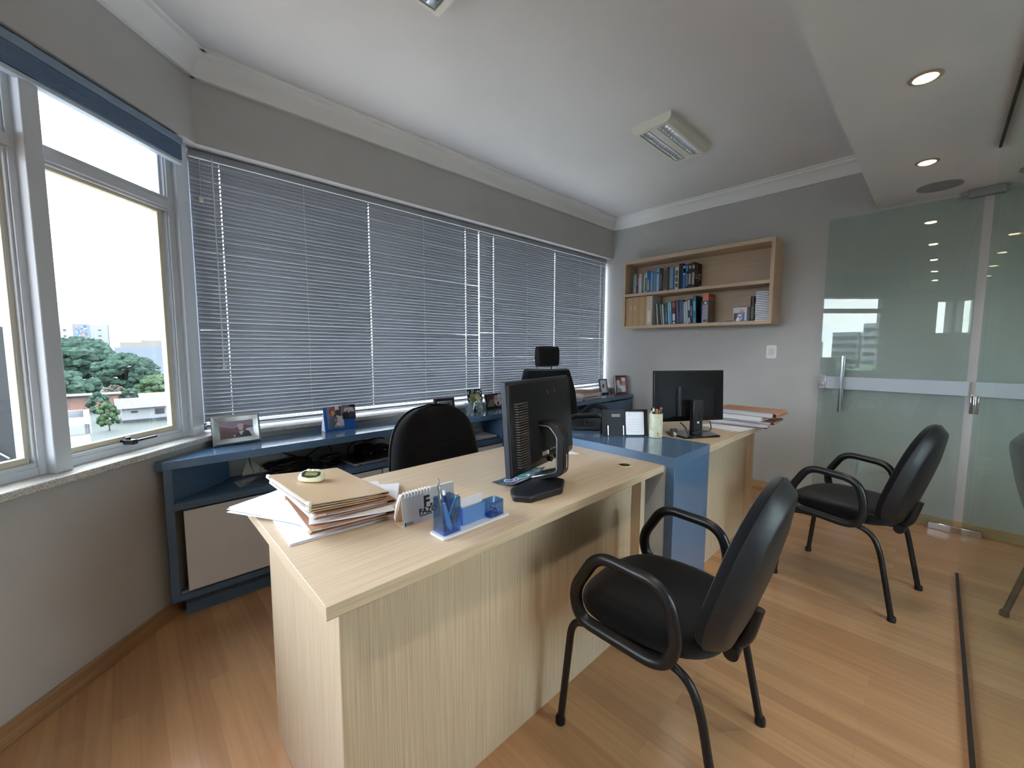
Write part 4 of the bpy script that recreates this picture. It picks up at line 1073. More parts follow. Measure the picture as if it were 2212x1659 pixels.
def pen(label, p0, p1, r, m_, tip=None, capm=None, name='pen', cat='pen', group='pens in the blue cup'):
    t = thing(name, label, cat, p0, 0, group)
    a, b_ = Vector((0,0,0)), Vector(p1)-Vector(p0); d = b_.normalized(); Ln = b_.length
    M().cyl(a+d*.012, b_-d*.012, r, n=10).build('barrel', m_, t)
    M().cyl(a, a+d*.012, r*.25, r, n=10).build('tip', tip or m_, t)
    M().cyl(b_-d*.0122, b_, r, r*.8, n=10).build('end', capm or m_, t)
    return t
zc = ZD+.0095
pen('turquoise pencil leaning to the right in the blue cup, sharpened point up', (-3.480, -1.728, zc+.004), (-3.432, -1.728, zc+.092), .0032, mat('turquoise', '2FA6B8', .35), tip=mat('turquoise', '2FA6B8', .35), capm=mat('pink_wood', 'D8A0A0', .5), name='pencil', cat='pencil')
pen('white-capped dark blue pen at the back of the blue cup', (-3.452, -1.712, zc+.002), (-3.462, -1.706, zc+.102), .0040, mat('navy_pen', '283C6C', .3), capm=PAPER)
pen('pale correction pen standing inside the blue cup', (-3.462, -1.738, zc+.002), (-3.480, -1.730, zc+.078), .0065, mat('pale_aqua', 'BFD8E0', .4), capm=mat('pale_aqua', 'BFD8E0', .4))
pen('dark pencil slanting down to the right inside the blue cup', (-3.444, -1.722, zc+.004), (-3.456, -1.702, zc+.085), .003, mat('dark_blue_pencil', '2A3A66', .4), name='pencil', cat='pencil')
t = thing('letter_opener', 'thin silver knife standing tallest in the blue cup', 'letter opener', (-3.478, -1.734, zc), 0)
M().add([(-.004,0,.002),(.004,0,.002),(-.012,.004,.135),(-.019,.004,.130),(-.0155,.004,.150)], [(0,1,2,4,3)]).build('blade', SILV, t, solid=.0012)
t = thing('paper_clips', 'few paper clips lying inside the small blue clip box', 'clips', (-3.304, -1.727, ZD+.0092), 0)
for i in range(5):
    a = i*1.3
    M().tube(rpath([(.014*math.cos(a), .010*math.sin(a), .002+.003*i), (-.014*math.cos(a), -.008*math.sin(a), .003+.004*i), (-.010*math.cos(a)+.004, .006, .006+.003*i)], .004), .0013, n=6).build('clip', mat('navy_clip', '24407A', .4, metal=.4), t)
# flyer
fc = [Vector(p) for p in ((-3.112,-1.497,0), (-3.098,-1.605,0), (-2.895,-1.568,0), (-2.925,-1.476,0))]
t = thing('flyer', 'dark glossy flyer with QB logo lying beside the near monitor base', 'flyer', (-3.0, -1.535, ZD), 0)
def ff(u, v):
    p = (fc[1]*(1-u)+fc[2]*u)*(1-v)+(fc[0]*(1-u)+fc[3]*u)*v
    return p-Vector((-3.0, -1.535, 0))+Vector((0, 0, .0015+.022*max(0, u-.55)**2*4+.014*(1-v)**3+.010*max(0, .25-u)))
def fly_mat():
    m_ = noise_mat('flyer_print', '3A3442', '35A3A0', nscale=14, lo=.42, hi=.72, rough=.25, dist=1.5)
    return m_
M().grid(ff, 16, 8).build('sheet', fly_mat(), t, solid=.0004)
q = M()
def ftext(poly, m_, dz=.0012):
    V = [ff(a, b_)+Vector((0,0,dz)) for a, b_ in poly]; q.add(V, [list(range(len(V)))], m_)
def ring(cu_, cv_, ru, rv, m_, w_=.035, a0=0, a1=360, dz=.0014):
    n = 20
    for i in range(n):
        A, B = R(a0+(a1-a0)*i/n), R(a0+(a1-a0)*(i+1)/n)
        ftext([(cu_+ru*math.cos(A), cv_+rv*math.sin(A)), (cu_+ru*math.cos(B), cv_+rv*math.sin(B)), (cu_+(ru-w_)*math.cos(B), cv_+(rv-w_*1.6)*math.sin(B)), (cu_+(ru-w_)*math.cos(A), cv_+(rv-w_*1.6)*math.sin(A))], m_, dz)
PW = pm('EDEAF2')
ftext([(.33+.17*math.cos(2*PI*i/16), .60+.24*math.sin(2*PI*i/16)) for i in range(16)], pm('5C5AA8'), .0008)
ftext([(.58+.15*math.cos(2*PI*i/16), .52+.24*math.sin(2*PI*i/16)) for i in range(16)], pm('3E8E86'), .0009)
ring(.33, .60, .17, .25, PW); ring(.33, .60, .085, .13, PW)
ring(.58, .60, .12, .16, PW); ring(.60, .42, .14, .17, PW); ring(.58, .61, .04, .07, PW, .025); ring(.60, .41, .045, .08, PW, .025)
ftext([(.44,.40),(.50,.30),(.53,.32),(.47,.44)], PW)
for i, (a, b_) in enumerate(((.18, .50), (.14, .55), (.18, .5), (.24, .56))): ftext([(a, .24-.055*i), (b_, .24-.055*i), (b_, .215-.055*i), (a, .215-.055*i)], pm('B0ACB8'), .0010)
q.build('logo_print', None, t, smooth=False)
b = M().add([(-2.645, -1.415, .0), (-2.58, -1.475, .0), (-2.535, -1.30, .0), (-2.60, -1.28, .0)], [(0,1,2,3)])
o_ = b.build('paper_sheet', PAPER, smooth=False, solid=.0008); o_.location = (.03, 0, ZD+.002); tag(o_, 'corner of a white sheet peeking out behind the near monitor on the desk', 'paper')

# ---- blue counter things
ZC = .7875
t = thing('desk_calendar', 'black folding desk calendar with white month pad on the blue counter', 'calendar', (-2.275, -1.415, ZC), R(-43.3), tilt=0)
M().extr([(0,0),(.003,0),(.028,.136),(.025,.136)], (0,0,0), (0,1,0), (0,0,1), (.24,0,0)).extr([(.055,0),(.058,0),(.0295,.136),(.0265,.136)], (0,0,0), (0,1,0), (0,0,1), (.24,0,0)).build('board', mat('black_leatherette', '191B20', .45), t)
pad_ = M(); sl = (0, .1808, .9835)
pad_.extr(rrect(.094, .121, .006), (.170, .009, .0665), (1,0,0), sl, (0,-.003,.0005)); pad_.build('month_pad', PAPER, t)
b = M()
for r_ in range(6):
    for c_ in range(7):
        x, z = .136+c_*.0112, .022+r_*.0125
        y = z*.184-.0068
        b.box(x, x+.003, y-.0004, y+.0002, z, z+.0022)
b.build('date_print', PRINT, t)
for i in range(11): 
    x = .13+i*.008
    M().tube([(x, .0185+.004*math.cos(a), .128+.006*math.sin(a)) for a in [2*PI*k_/10 for k_ in range(10)]], .0009, n=5, closed=True).build('spiral_ring', mat('dark_wire', '2A2A30', .3, metal=.6), t)
text(t, '11', .012, (.136, .0136, .108), (R(80), 0, 0), PRINT)
b = M()
for i in range(3): b.extr([(.05,0),(.094,0),(.094,.0028),(.05,.0028)], (0, .0177+.001*i*.92, .099+.0052*i), (1,0,0), (0,.1808,.9835), (0,-.0012,0))
b.build('silver_badge', mat('badge_silver', 'C8CACC', .25, metal=.5), t)
for x in (.028, .108):
    M().tube(rpath([(x, .045, .0015), (x, -.012, .0015), (x, -.001, .055)], .01), .0018, n=8).build('wire_clip', CHROME, t)
t = thing('pen_cup', 'cylindrical marbled green onyx pen cup on the blue counter', 'cup', (-2.097, -1.618, ZC))
ON = noise_mat('green_onyx', 'B9BC98', 'E4E2CC', scale=(1,1,.45), nscale=28, lo=.3, hi=.62, rough=.3, dist=1.2)
M().lathe([(.030, 0), (.0325, .003), (.0325, .121), (.0305, .124), (.027, .122), (.027, .03), (.0005, .03)], n=36).build('cup', ON, t)
M().add([((.0329)*math.cos(a), (.0329)*math.sin(a), z) for a, z in ((R(232),.004),(R(220),.014),(R(219),.026),(R(226),.033),(R(236),.026),(R(244),.012))], [(0,1,2,3,4,5)]).build('orange_vein', mat('orange_vein', 'C98864', .35), t)
G2 = 'pens in the onyx cup'
def cpen(label, dx, dy, lx_, ly_, h_, m_, cap=None, r=.004, name='pen', cat='pen'):
    pen(label, (-2.097+dx, -1.618+dy, ZC+.0305), (-2.097+lx_, -1.618+ly_, ZC+h_), r, m_, capm=cap, name=name, cat=cat, group=G2)
cpen('white pen with black end at the left rim of the onyx cup', -.004, .010, -.018, .018, .150, PAPER, BLK)
cpen('black and white marker beside the lime highlighter in the onyx cup', -.004, .002, -.020, .006, .148, BLK, PAPER, .005, 'marker', 'marker')
cpen('lime green highlighter in the onyx cup', -.002, .006, -.006, .012, .152, mat('lime', '9CE02C', .35), None, .005, 'highlighter', 'marker')
cpen('red and orange highlighter in the onyx cup', .0, -.004, -.006, -.006, .146, mat('red_orange', 'E0503C', .35), mat('orange', 'F07A30', .35), .0055, 'highlighter', 'marker')
cpen('green thick marker in the middle of the onyx cup', .004, .004, .006, .002, .146, mat('marker_green', '10A070', .35), None, .0065, 'marker', 'marker')
cpen('second green marker leaning right in the onyx cup', .005, -.006, .011, -.009, .143, mat('marker_green', '10A070', .35), None, .005, 'marker', 'marker')
cpen('blue pen with a pink ball end at the right rim of the onyx cup', .004, -.010, .018, -.017, .146, mat('pen_blue', '2E6FB0', .35), mat('pink_ball', 'C85070', .35), .0035)
o_ = M().ball((-2.097+.0185, -1.618-.0173, ZC+.149), .0065).build('pink_ball', mat('pink_ball', 'C85070', .35))
bpy.context.view_layer.update(); 
lastp = [o for o in COL.objects if o.get('label', '').startswith('blue pen with a pink')][0]
o_.parent = lastp; o_.matrix_parent_inverse = lastp.matrix_world.inverted()
# telephone
t = thing('telephone', 'dark grey desk telephone on the blue counter behind the black calendar', 'telephone', (-2.150, -1.225, ZC), R(-48))
M().extr([(-.09,0.004),(.10,.004),(.10,.055),(-.085,.018)], (-.10, 0, 0), (0,1,0), (0,0,1), (.20,0,0)).build('body', mat('telephone_grey', '20262A', .4), t, bevel=.008, seg=3)
M().tube(rpath([(-.10,-.03,.052),(-.07,.0,.068),(.07,.0,.075),(.10,-.02,.062)], .03), .014, n=12, flat=1.4).build('handset', mat('telephone_grey2', '1A1F23', .4), t)
for i in range(3):
    for j in range(3): M().box(-.02+i*.02, -.008+i*.02, -.06+j*.02, -.048+j*.02, .026+.0075*j*.6, .036+.0075*j*.6).build('key', DGREY, t)
for i in (-.08, .08):
    M().cyl((i, -.07, 0), (i, -.07, .006), .008).cyl((i, .08, 0), (i, .08, .006), .008).build('foot', BLK, t) if False else None
M().cyl((-.08,-.07,0), (-.08,-.07,.008), .008).build('foot', BLK, t); M().cyl((.08,-.07,0), (.08,-.07,.008), .008).build('foot', BLK, t)

# ---- far desk papers
GF = 'papers and folders on the far desk'
pile('lowest white printed sheets at the front edge of the far desk', (-1.30, -1.715), .26, .235, ZD, 4, .0012, R(-12), ja=5, seed=40, jr=.012)
def ffold(label, c, rot, th, z, m_, w_=.34, l_=.24, sag=.002):
    return folder(label, c, R(-90+rot), w_, l_, th, m_, z, clip=False, sag=sag, group=GF)
ffold('thin pink-brown folder lying lowest in the far desk folder stack', (-1.155, -1.735), 6, .010, ZD+.0055, MANB, .33)
pile('grey-white printed sheets in the middle of the far desk stack', (-1.165, -1.74), .24, .33, ZD+.016, 9, .0018, R(4), ja=2, seed=42, m_=PAPER2)
ffold('tan folder in the middle of the far desk stack, fold overhanging the desk edge', (-1.135, -1.765), 2, .014, ZD+.033, MANB, .35)
pile('thick wad of white sheets under the topmost folder on the far desk', (-1.15, -1.73), .22, .30, ZD+.0475, 14, .0018, R(-2), ja=1.2, seed=43)
ffold('reddish folder topmost on the far desk stack, its round fold overhanging', (-1.12, -1.775), -2, .030, ZD+.0735, MANB, .36, sag=.0)

# ================================================================ WALL SHELF AND BOOKS
t = thing('wall_shelf', 'light wooden two-tier wall shelf holding books, hung on the right wall', 'shelf', (0, -.285, 1.449))
Yl = 1.365
# local: y from 0 down to -1.365, x from -.25 to 0
M().box(-.25, 0, -Yl, 0, 0, .028).build('bottom_board', S_Y, t, bevel=.001)
M().box(-.25, 0, -Yl, 0, .656, .690).build('top_board', S_Y, t, bevel=.001)
M().box(-.249, -.012, -Yl+.028, -.028, .326, .354).build('middle_board', S_Y, t, bevel=.001)
M().box(-.2495, 0, -.028, 0, .028, .656).build('side_board', S_Z, t, bevel=.001)
M().box(-.2495, 0, -Yl, -Yl+.028, .028, .656).build('side_board', S_Z, t, bevel=.001)
M().box(-.012, -.001, -Yl+.02, -.02, .02, .67).build('back_board', S_Y, t)
ZS2 = 1.449+.3545; ZS1 = 1.449+.0285
def book(label, y0, y1, h_, col, z, d=.155, xf=-.185, lean=0, band=None, page=True, cover=None, group='books on the wall shelf', name='book'):
    """y0 > y1 ; spine faces -x ; the right cover faces -y"""
    yc = (y0+y1)/2; th = y0-y1
    t = thing(name, label, 'book', (xf+d/2, yc, z), 0, group)
    t.rotation_euler = (-lean, 0, 0); t.location = (xf+d/2, yc-h_/2*math.tan(lean), z+.5*th*abs(math.sin(lean))+.0003)
    m_ = mat('cover_'+col, col, .38)
    k = min(.0022, th*.22)
    b = M(); b.box(-d/2, d/2, th/2-k, th/2, 0, h_).box(-d/2, d/2, -th/2, -th/2+k, 0, h_).box(-d/2, -d/2+k, -th/2+k, th/2-k, 0, h_)
    b.build('cover', m_, t)
    M().box(-d/2+k, d/2-.003, -th/2+k, th/2-k, .002, h_-.003).build('pages', PAPER, t)
    if band:
        b = M()
        for (za, zb, cc) in band:
            b.box(-d/2-.0004, -d/2, -th/2+th*.18, th/2-th*.18, h_*za, h_*zb, mat('band_'+cc, cc, .4))
        b.build('spine_print', None, t)
    return t
UB = [(-.364,-.374,.192,'7C8F8C','thin pale grey-green book, leftmost on the upper tier',None),
 (-.377,-.391,.208,'6FA0AC','light teal book near the left end of the upper tier',[(.1,.3,'A9C8D0')]),
 (-.392,-.398,.200,'B9B8CC','very thin lilac book beside the plum one, upper tier',None),
 (-.3985,-.422,.194,'6E4458','plum-coloured book on the upper tier',[(.35,.40,'2A1A22'),(.45,.85,'8A6074')]),
 (-.4255,-.447,.199,'C9C6BE','cream-white thick book left on the upper tier',[(.86,.95,'9A9A94')]),
 (-.4480,-.459,.198,'DAD8D2','narrow white book right of the cream one, upper tier',None),
 (-.464,-.481,.200,'5A6A64','dark grey-green book on the upper tier',[(.2,.9,'7E8C86')]),
 (-.4835,-.495,.199,'C2CCC6','pale mint narrow book on the upper tier',None),
 (-.500,-.517,.205,'D2D2D8','white book with black spine lettering, left of the blue-yellow one',[(.1,.75,'4A4A50')]),
 (-.5185,-.548,.220,'2F6CB8','bright blue book fading to yellow, upper tier',[(.12,.42,'B8B860'),(.42,.6,'8AA8B0')]),
 (-.553,-.585,.211,'4A7CB0','medium blue book right of the blue-yellow one',[(.08,.92,'7FA6C6')]),
 (-.587,-.6155,.222,'5C7C98','grey-blue tall book near the middle of the upper tier',[(.1,.8,'6E8CA6')]),
 (-.617,-.650,.232,'7C9CC4','light blue book with a teal head band, upper tier',[(.85,.96,'6CB4B4'),(.78,.82,'20343C'),(.05,.75,'9CB4D8')]),
 (-.652,-.676,.228,'22343E','dark teal book right of the light blue one',[(.1,.75,'54727A')]),
 (-.6775,-.694,.222,'3A3030','dark book with a red lower spine, upper tier',[(.02,.40,'7E2A24')]),
 (-.6955,-.7275,.230,'84836C','khaki olive thick book with dark lettering',[(.1,.9,'4A4A3A')]),
 (-.7295,-.752,.226,'2E2224','dark brown book right of the khaki one',[(.1,.9,'4E3C3A')]),
 (-.7535,-.788,.220,'7894A6','pale grey-blue thick book, upper tier',[(.06,.10,'202830')]),
 (-.7895,-.804,.218,'28529A','royal blue narrow book, upper tier',None),
 (-.806,-.842,.217,'C6BFA6','cream book with dark spine lettering, upper tier',[(.12,.30,'5A564A'),(.36,.56,'5A564A'),(.62,.85,'5A564A')]),
 (-.845,-.880,.243,'101624','navy-black tall thick book, first of the dark group',None),
 (-.8815,-.912,.226,'1E64B0','blue book with a white title box on its spine',[(.60,.93,'D8D8D8'),(.66,.87,'2A3038')]),
 (-.9135,-.932,.226,'14181E','black book with a light blue label, dark group',[(.72,.95,'5CA8CC'),(.12,.62,'8C9090')]),
 (-.9335,-.963,.232,'0E0F12','black book with two thin white spine titles',[(.18,.60,'A0A0A0'),(.80,.92,'A0A0A0')]),
 (-.9645,-.9950,.238,'0B0C0E','large black hardback whose brown-patterned cover faces the room',[(.15,.62,'989898'),(.76,.90,'A0A0A0')])]
for i, (a, b_, h_, c_, lb, bd) in enumerate(UB):
    o_ = book(lb, a, b_, h_, c_, ZS2, band=bd)
# cover print of the last hardback
cov = o_
b = M(); yy = -.01525-.0004
def cv(x0, x1, z0, z1, cc): b.box(-.0775+.155*x0, -.0775+.155*x1, yy, yy+.0004, .238*z0, .238*z1, mat('print_'+cc, cc, .4))
cv(.02, .42, .52, .98, '6A3A2A'); cv(.02, .42, .50, .53, 'B8A898'); cv(.5, .9, .52, .60, '9C9A8C'); cv(.08, .88, .38, .47, '8A887C'); cv(.2, .75, .30, .315, '6A685E'); cv(.5, .9, .87, .885, '55534C')
b.cyl((.055, yy, .03), (.055, yy+.0004, .03), .016, n=20, m=mat('print_B8AE88', 'B8AE88', .4))
b.build('cover_print', None, cov)
# lower tier: bound tan volumes
rn = random.Random(77)
y = -.319; hs_ = [.286,.287,.288,.287,.289,.288,.290,.289,.290,.291,.291]
ws = [.0255,.022,.020,.014,.026,.0225,.020,.0235,.021,.0215,.010]
for i in range(11):
    book('tan bound volume of the uniform set filling the left end of the lower tier', y, y-ws[i], hs_[i], 'B99A74' if i % 3 else 'AE8F69', ZS1, d=.195, xf=-.232, band=[(.55,.7,'CDB694')] if i in (2, 4) else None, group='uniform tan volumes on the lower tier', name='bound_volume')
    y -= ws[i]+.0005
book('wide white-tan volume closing the uniform set, lower tier', -.5500, -.6020, .288, 'C9BAA6', ZS1, d=.195, xf=-.232, band=[(.1,.5,'DED2C2')])
book('thin white binder taller than its neighbours, beside the tan set', -.6035, -.6090, .302, 'B9B9BE', ZS1, d=.195, xf=-.232)
LB = [(-.640,-.652,.208,'AEB49C',5,'leaning pale green thin book, lower tier',None),
 (-.654,-.676,.206,'1E3036',5,'leaning dark green-black book, lower tier',None),
 (-.680,-.688,.206,'9CA6A4',6,'leaning thin grey book right of the dark green one',None),
 (-.700,-.713,.196,'C8C8D0',5,'leaning white thin book before the teal group',None),
 (-.728,-.752,.210,'245060',4,'dark teal book with pale spine streaks, lower tier',[(.15,.55,'5C8C98'),(.6,.8,'3A6A78')]),
 (-.757,-.771,.221,'8FB4B0',4,'pale mint book, first of the pale pair on the lower tier',[(.1,.9,'A8C8C4')]),
 (-.7735,-.792,.221,'4A94C8',4,'sky-blue book with a pale top, lower tier',[(.6,.95,'9CC0C4')]),
 (-.796,-.832,.222,'3C2A34',3,'book with orange flame and white label on the spine',[(.72,.95,'A85A30'),(.15,.45,'D0D4DC'),(.02,.1,'B8C0C0')]),
 (-.838,-.856,.230,'4A4460',4,'violet-grey book beside the flame one, lower tier',[(.05,.95,'6C6484')]),
 (-.8575,-.874,.230,'26285A',4,'deep indigo book, lower tier',[(.1,.5,'3A50A0')]),
 (-.876,-.889,.228,'3A3C50',4,'dark slate narrow book, lower tier',[(.1,.9,'6A6C80')]),
 (-.8905,-.905,.228,'20506E',4,'petrol blue book, lower tier',[(.2,.6,'3C7090')]),
 (-.908,-.931,.208,'8A929E',4,'shorter silver-grey book, lower tier',[(.1,.9,'A8B0BC')]),
 (-.932,-.9475,.212,'B8BCC6',4,'pale grey thin book before the navy ones',None),
 (-.949,-.972,.228,'24264A',3,'navy book with two white labels on the spine',[(.55,.97,'C8CCD4'),(.04,.24,'B8BCC8')]),
 (-.9735,-.990,.230,'1A1C30',3,'blackish navy book with a thin lilac line',[(.3,.7,'8A88A0')])]
for a, b_, h_, c_, ln, lb, bd in LB: book(lb, a, b_, h_, c_, ZS1, band=bd, lean=R(ln), xf=-.20, d=.165)
o_ = book('tall teal book with photographic cover, lower tier', -.996, -1.026, .255, '157088', ZS1, lean=R(2.5), xf=-.205, d=.17, band=[(.45,.8,'5CB0C0'),(.05,.2,'3C90A0')])
b = M()
for a in ((.02,.98,.02,.98,'16242C'),(.15,.5,.3,.72,'5A5C58'),(.3,.65,.35,.85,'3C4450'),(.05,.35,.55,.75,'8A8E8A')):
    b.box(-.085+.17*a[0], -.085+.17*a[1], -.0155, -.0150, .255*a[2], .255*a[3], mat('print_'+a[4], a[4], .4)); 
b.build('cover_print', None, o_)
book('royal blue thin book leaning behind the tall teal one', -1.044, -1.052, .20, '1E46A8', ZS1, lean=R(4), xf=-.13, d=.10)
book('thin dark book with mint spine beside the red-topped box volume', -1.066, -1.078, .225, '16241F', ZS1, lean=R(3), xf=-.16, d=.12, band=[(.1,.7,'7C9C90')])
o_ = book('thick grey book with a red-orange top, standing alone right of the row', -1.090, -1.140, .262, '8E8C92', ZS1, xf=-.222, d=.165)
b = M()
dd = .165/2
b.box(-dd-.0005, -dd, -.024, .024, .205, .262, mat('print_D07A58', 'D07A58', .4)); b.box(-dd, dd, -.0255, -.025, .205, .262, mat('print_B04A30', 'B04A30', .4))
b.box(-dd-.0005, -dd, -.022, .020, .165, .198, mat('print_23242C', '23242C', .4)); b.box(-dd-.0007, -dd, -.012, .010, .170, .190, mat('print_D0D0D6', 'D0D0D6', .4))
b.box(-dd, dd, -.0255, -.025, .0, .205, mat('print_5E5854', '5E5854', .4))
for a in ((.25,.8,.225,.23,'D8B0A0'),(.15,.9,.212,.216,'D8B0A0'),(.3,.7,.14,.175,'8A4030'),(.25,.8,.11,.125,'8A3A30'),(.25,.8,.085,.088,'34302E')): b.box(-dd+2*dd*a[0], -dd+2*dd*a[1], -.0260, -.0255, a[2], a[3], mat('print_'+a[4], a[4], .4))
b.box(-dd-.0005, -dd, -.016, .014, .01, .03, mat('print_3A3A40', '3A3A40', .4))
b.build('cover_print', None, o_)
# right end things
t = thing('comic_box', 'small box printed with a blue and white cartoon collage on the lower tier', 'box', (-.15, -1.352, ZS1))
M().box(-.07, .08, -.108, 0, 0, .118).build('box', mat('box_white', 'C8C4C8', .45), t)
b = M()
b.add([(-.0705, -.006-.096*p[0], .116*p[1]) for p in ((0,0),(1,0),(1,.62),(0,.62))], [(0,1,2,3)], mat('print_3A6090', '3A6090', .4))
for k_, (m_, P) in enumerate(((pm('2A2C34'), [(0,.0),(.3,.0),(.2,.62),(0,.62)]), (pm('C88870'), [(.45,.62),(.85,.62),(.8,.8),(.6,.88),(.5,.8)]), (pm('E8E4E6'), [(.15,.05),(.45,.0),(.5,.3),(.3,.35)]), (pm('E8E4E6'), [(.3,.4),(.6,.35),(.7,.5),(.4,.55)]), (pm('E8E4E6'), [(.55,.05),(.72,.3),(.66,.34),(.48,.1)]), (pm('8A6090'), [(.4,.5),(.8,.55),(.8,.64),(.4,.64)]), (pm('D8D8E0'), [(.88,.05),(.98,.05),(.98,.6),(.88,.6)]))):
    b.add([(-.0708-.0001*k_, -.006-.096*p[0], .116*p[1]) for p in P], [list(range(len(P)))], m_)
b.build('collage_print', None, t, smooth=False)
b = M(); b.obox((-.14, -1.395, ZS1+.122), .13, .13, .003, R(20), PAPER2); b.obox((-.13, -1.40, ZS1+.127), .12, .10, .003, R(-8), pm('5A565E'))
tag(b.build('loose_booklets', None, smooth=False), 'thin grey booklets lying across the small printed box', 'booklets')
t = thing('cylinder_case', 'dark plum round-backed case with olive label, standing beside the case stack', 'case', (-.16, -1.497, ZS1))
M().extr(rrect(.11, .036, .016), (0,0,0), (1,0,0), (0,1,0), (0,0,.205)).build('body', mat('plum_black', '2A1E26', .35), t)
M().box(-.0557, -.055, -.012, .010, .02, .12).build('label', mat('olive_label', '55563C', .5), t)
M().box(-.05, .05, .018, .040, 0, .11).build('side_sleeve', mat('plum_sleeve', '38202C', .4), t)
G3 = 'black and white disc cases stacked on the lower tier'
proto = None; nC = 17
for i in range(nC):
    z = ZS1+.0002+i*.01445
    if proto is None:
        proto = thing('disc_case', 'white-edged black disc case in the tall stack at the right end', 'disc case', (-.15, -1.566, z), 0, G3)
        M().box(-.068, .068, -.0475, .0475, .0005, .0075).build('tray', mat('case_white', 'E4E4EA', .3), proto)
        M().box(-.066, .068, -.047, .047, .0076, .0143).build('cover', mat('case_black', '14141A', .3), proto)
    else:
        c = copy_tree(proto); c.location = (-.15+random.uniform(-.004, .003), -1.566+random.uniform(-.003, .002), z)
t = thing('document_tray', 'flat black object lying low on the lower shelf tier left of the printed box', 'case', (-.14, -1.275, ZS1), R(12))
M().extr([(-.06,0),(.075,0),(.075,.016),(-.06,.004)], (-.05,0,0), (0,-1,0), (0,0,1), (.12,0,0)).build('body', BLK, t)

# ================================================================ wall switch, outlet
t = thing('light_switch', 'white rocker light switch plate on the wall beside the wall shelf', 'switch', (0, -1.602, 1.218), R(0))
M().extr(rrect(.080, .118, .014), (-.006, 0, 0), (0,1,0), (0,0,1), (.006,0,0)).build('plate', mat('switch_white', 'D8D8D6', .35), t, bevel=.002)
M().box(-.009, -.006, -.020, .020, -.026, .026).build('rocker', mat('switch_rocker', 'C6C7C8', .35), t, bevel=.001)
M().box(-.010, -.009, -.018, .002, -.024, -.004).build('rocker_half', mat('switch_rocker', 'C6C7C8', .35), t)
t = thing('wall_outlet', 'white wall outlet seen low through the glass near the door hinge', 'outlet', (0, -2.85, .48))
M().extr(rrect(.075, .115, .012), (-.006, 0, 0), (0,1,0), (0,0,1), (.006,0,0)).build('plate', mat('switch_white', 'D8D8D6', .35), t, bevel=.002)
for z in (-.028, .004, .03): M().box(-.0075, -.006, -.014, .014, z-.008, z+.008).build('socket', mat('socket_grey', 'A8A8A8', .4), t)

# ================================================================ OUTSIDE
GZ = -10.8
struct(M().box(-400, 400, -400, 520, GZ-1, GZ).build('ground', noise_mat('asphalt_and_grass', '172014', '20231F', nscale=.05, rough=.9), smooth=False))
OW = mat('outdoor_white_wall', '5F6061', .8); OG = mat('outdoor_grey', '282B2F', .8); OD = mat('outdoor_dark', '0F1013', .6)
GLO = mat('outdoor_window_dark', '08090B', .3)
struct(M().box(-70, 60, -70, 50, GZ, GZ+.03).build('ground', mat('pale_bounce_ground', '9C9A94', .9), smooth=False))  # unseen pale slab, added to bounce daylight up onto the ceiling
# near dark building (fills the lower left)
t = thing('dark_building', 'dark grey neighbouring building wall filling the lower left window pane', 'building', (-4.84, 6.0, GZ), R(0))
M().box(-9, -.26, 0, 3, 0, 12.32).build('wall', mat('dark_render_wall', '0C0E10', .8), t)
for i in range(2):
    M().tube([(-.72, -.03, 10.9-.2*i), (-.40, -.03, 10.55-.2*i)], .012, n=6).build('pale_cable', mat('pale_cable', '595D63', .6), t)
# white flat roof building
t = thing('flat_roof_building', 'white flat-roofed building low in the left window view', 'building', (-8.85, 44, GZ), R(3))
M().box(-6, 2.6, 0, 12, 0, 5.2).build('wall', OW, t)
b = M().box(-6, 2.6, -.1, .25, 5.2, 5.9).box(2.3, 2.7, -.1, 12, 5.2, 5.9).box(-6, 2.6, 11.7, 12, 5.2, 5.9); b.build('parapet', mat('outdoor_parapet', '535455', .8), t)
M().cyl((.8, 1, 5.9), (.8, 1, 6.6), .06).build('vent_pipe', OG, t)
# long white house with corrugated roof
t = thing('white_house', 'low white house with corrugated roof, dark doors and two air conditioners', 'house', (-4.6, 87, GZ), R(1.5))
M().box(0, 9.5, 0, 6, .4, 2.4).build('wall', OW, t); M().box(-.02, 9.52, -.03, 6, 0, .42).build('base_band', mat('outdoor_slate', '1B1E22', .8), t)
b = M()
for i in range(66):
    x = -.7+i*.16
    b.add([(x, -.9, 2.3), (x+.08, -.9, 2.40), (x+.16, -.9, 2.3), (x, 6.3, 3.35), (x+.08, 6.3, 3.45), (x+.16, 6.3, 3.35)], [(0,1,4,3), (1,2,5,4)])
b.build('corrugated_roof', mat('outdoor_roof', '494742', .7), t, smooth=False)
M().box(1.1, 1.9, -.03, .02, 1.5, 1.85).build('window', GLO, t); M().box(4.0, 5.2, -.03, .02, 1.0, 1.95).build('window', GLO, t)
M().box(6.3, 7.4, -.03, .02, .4, 2.1).build('door', mat('outdoor_slate', '1B1E22', .8), t); M().box(9.0, 9.45, -.03, .02, .4, 2.1).build('door', mat('outdoor_slate', '1B1E22', .8), t)
for z in (1.15, 1.7): M().box(7.75, 8.5, -.3, 0, z, z+.45).cyl((8.0, -.31, z+.25), (8.0, -.30, z+.25), .18, m=None).build('air_conditioner', OW, t)
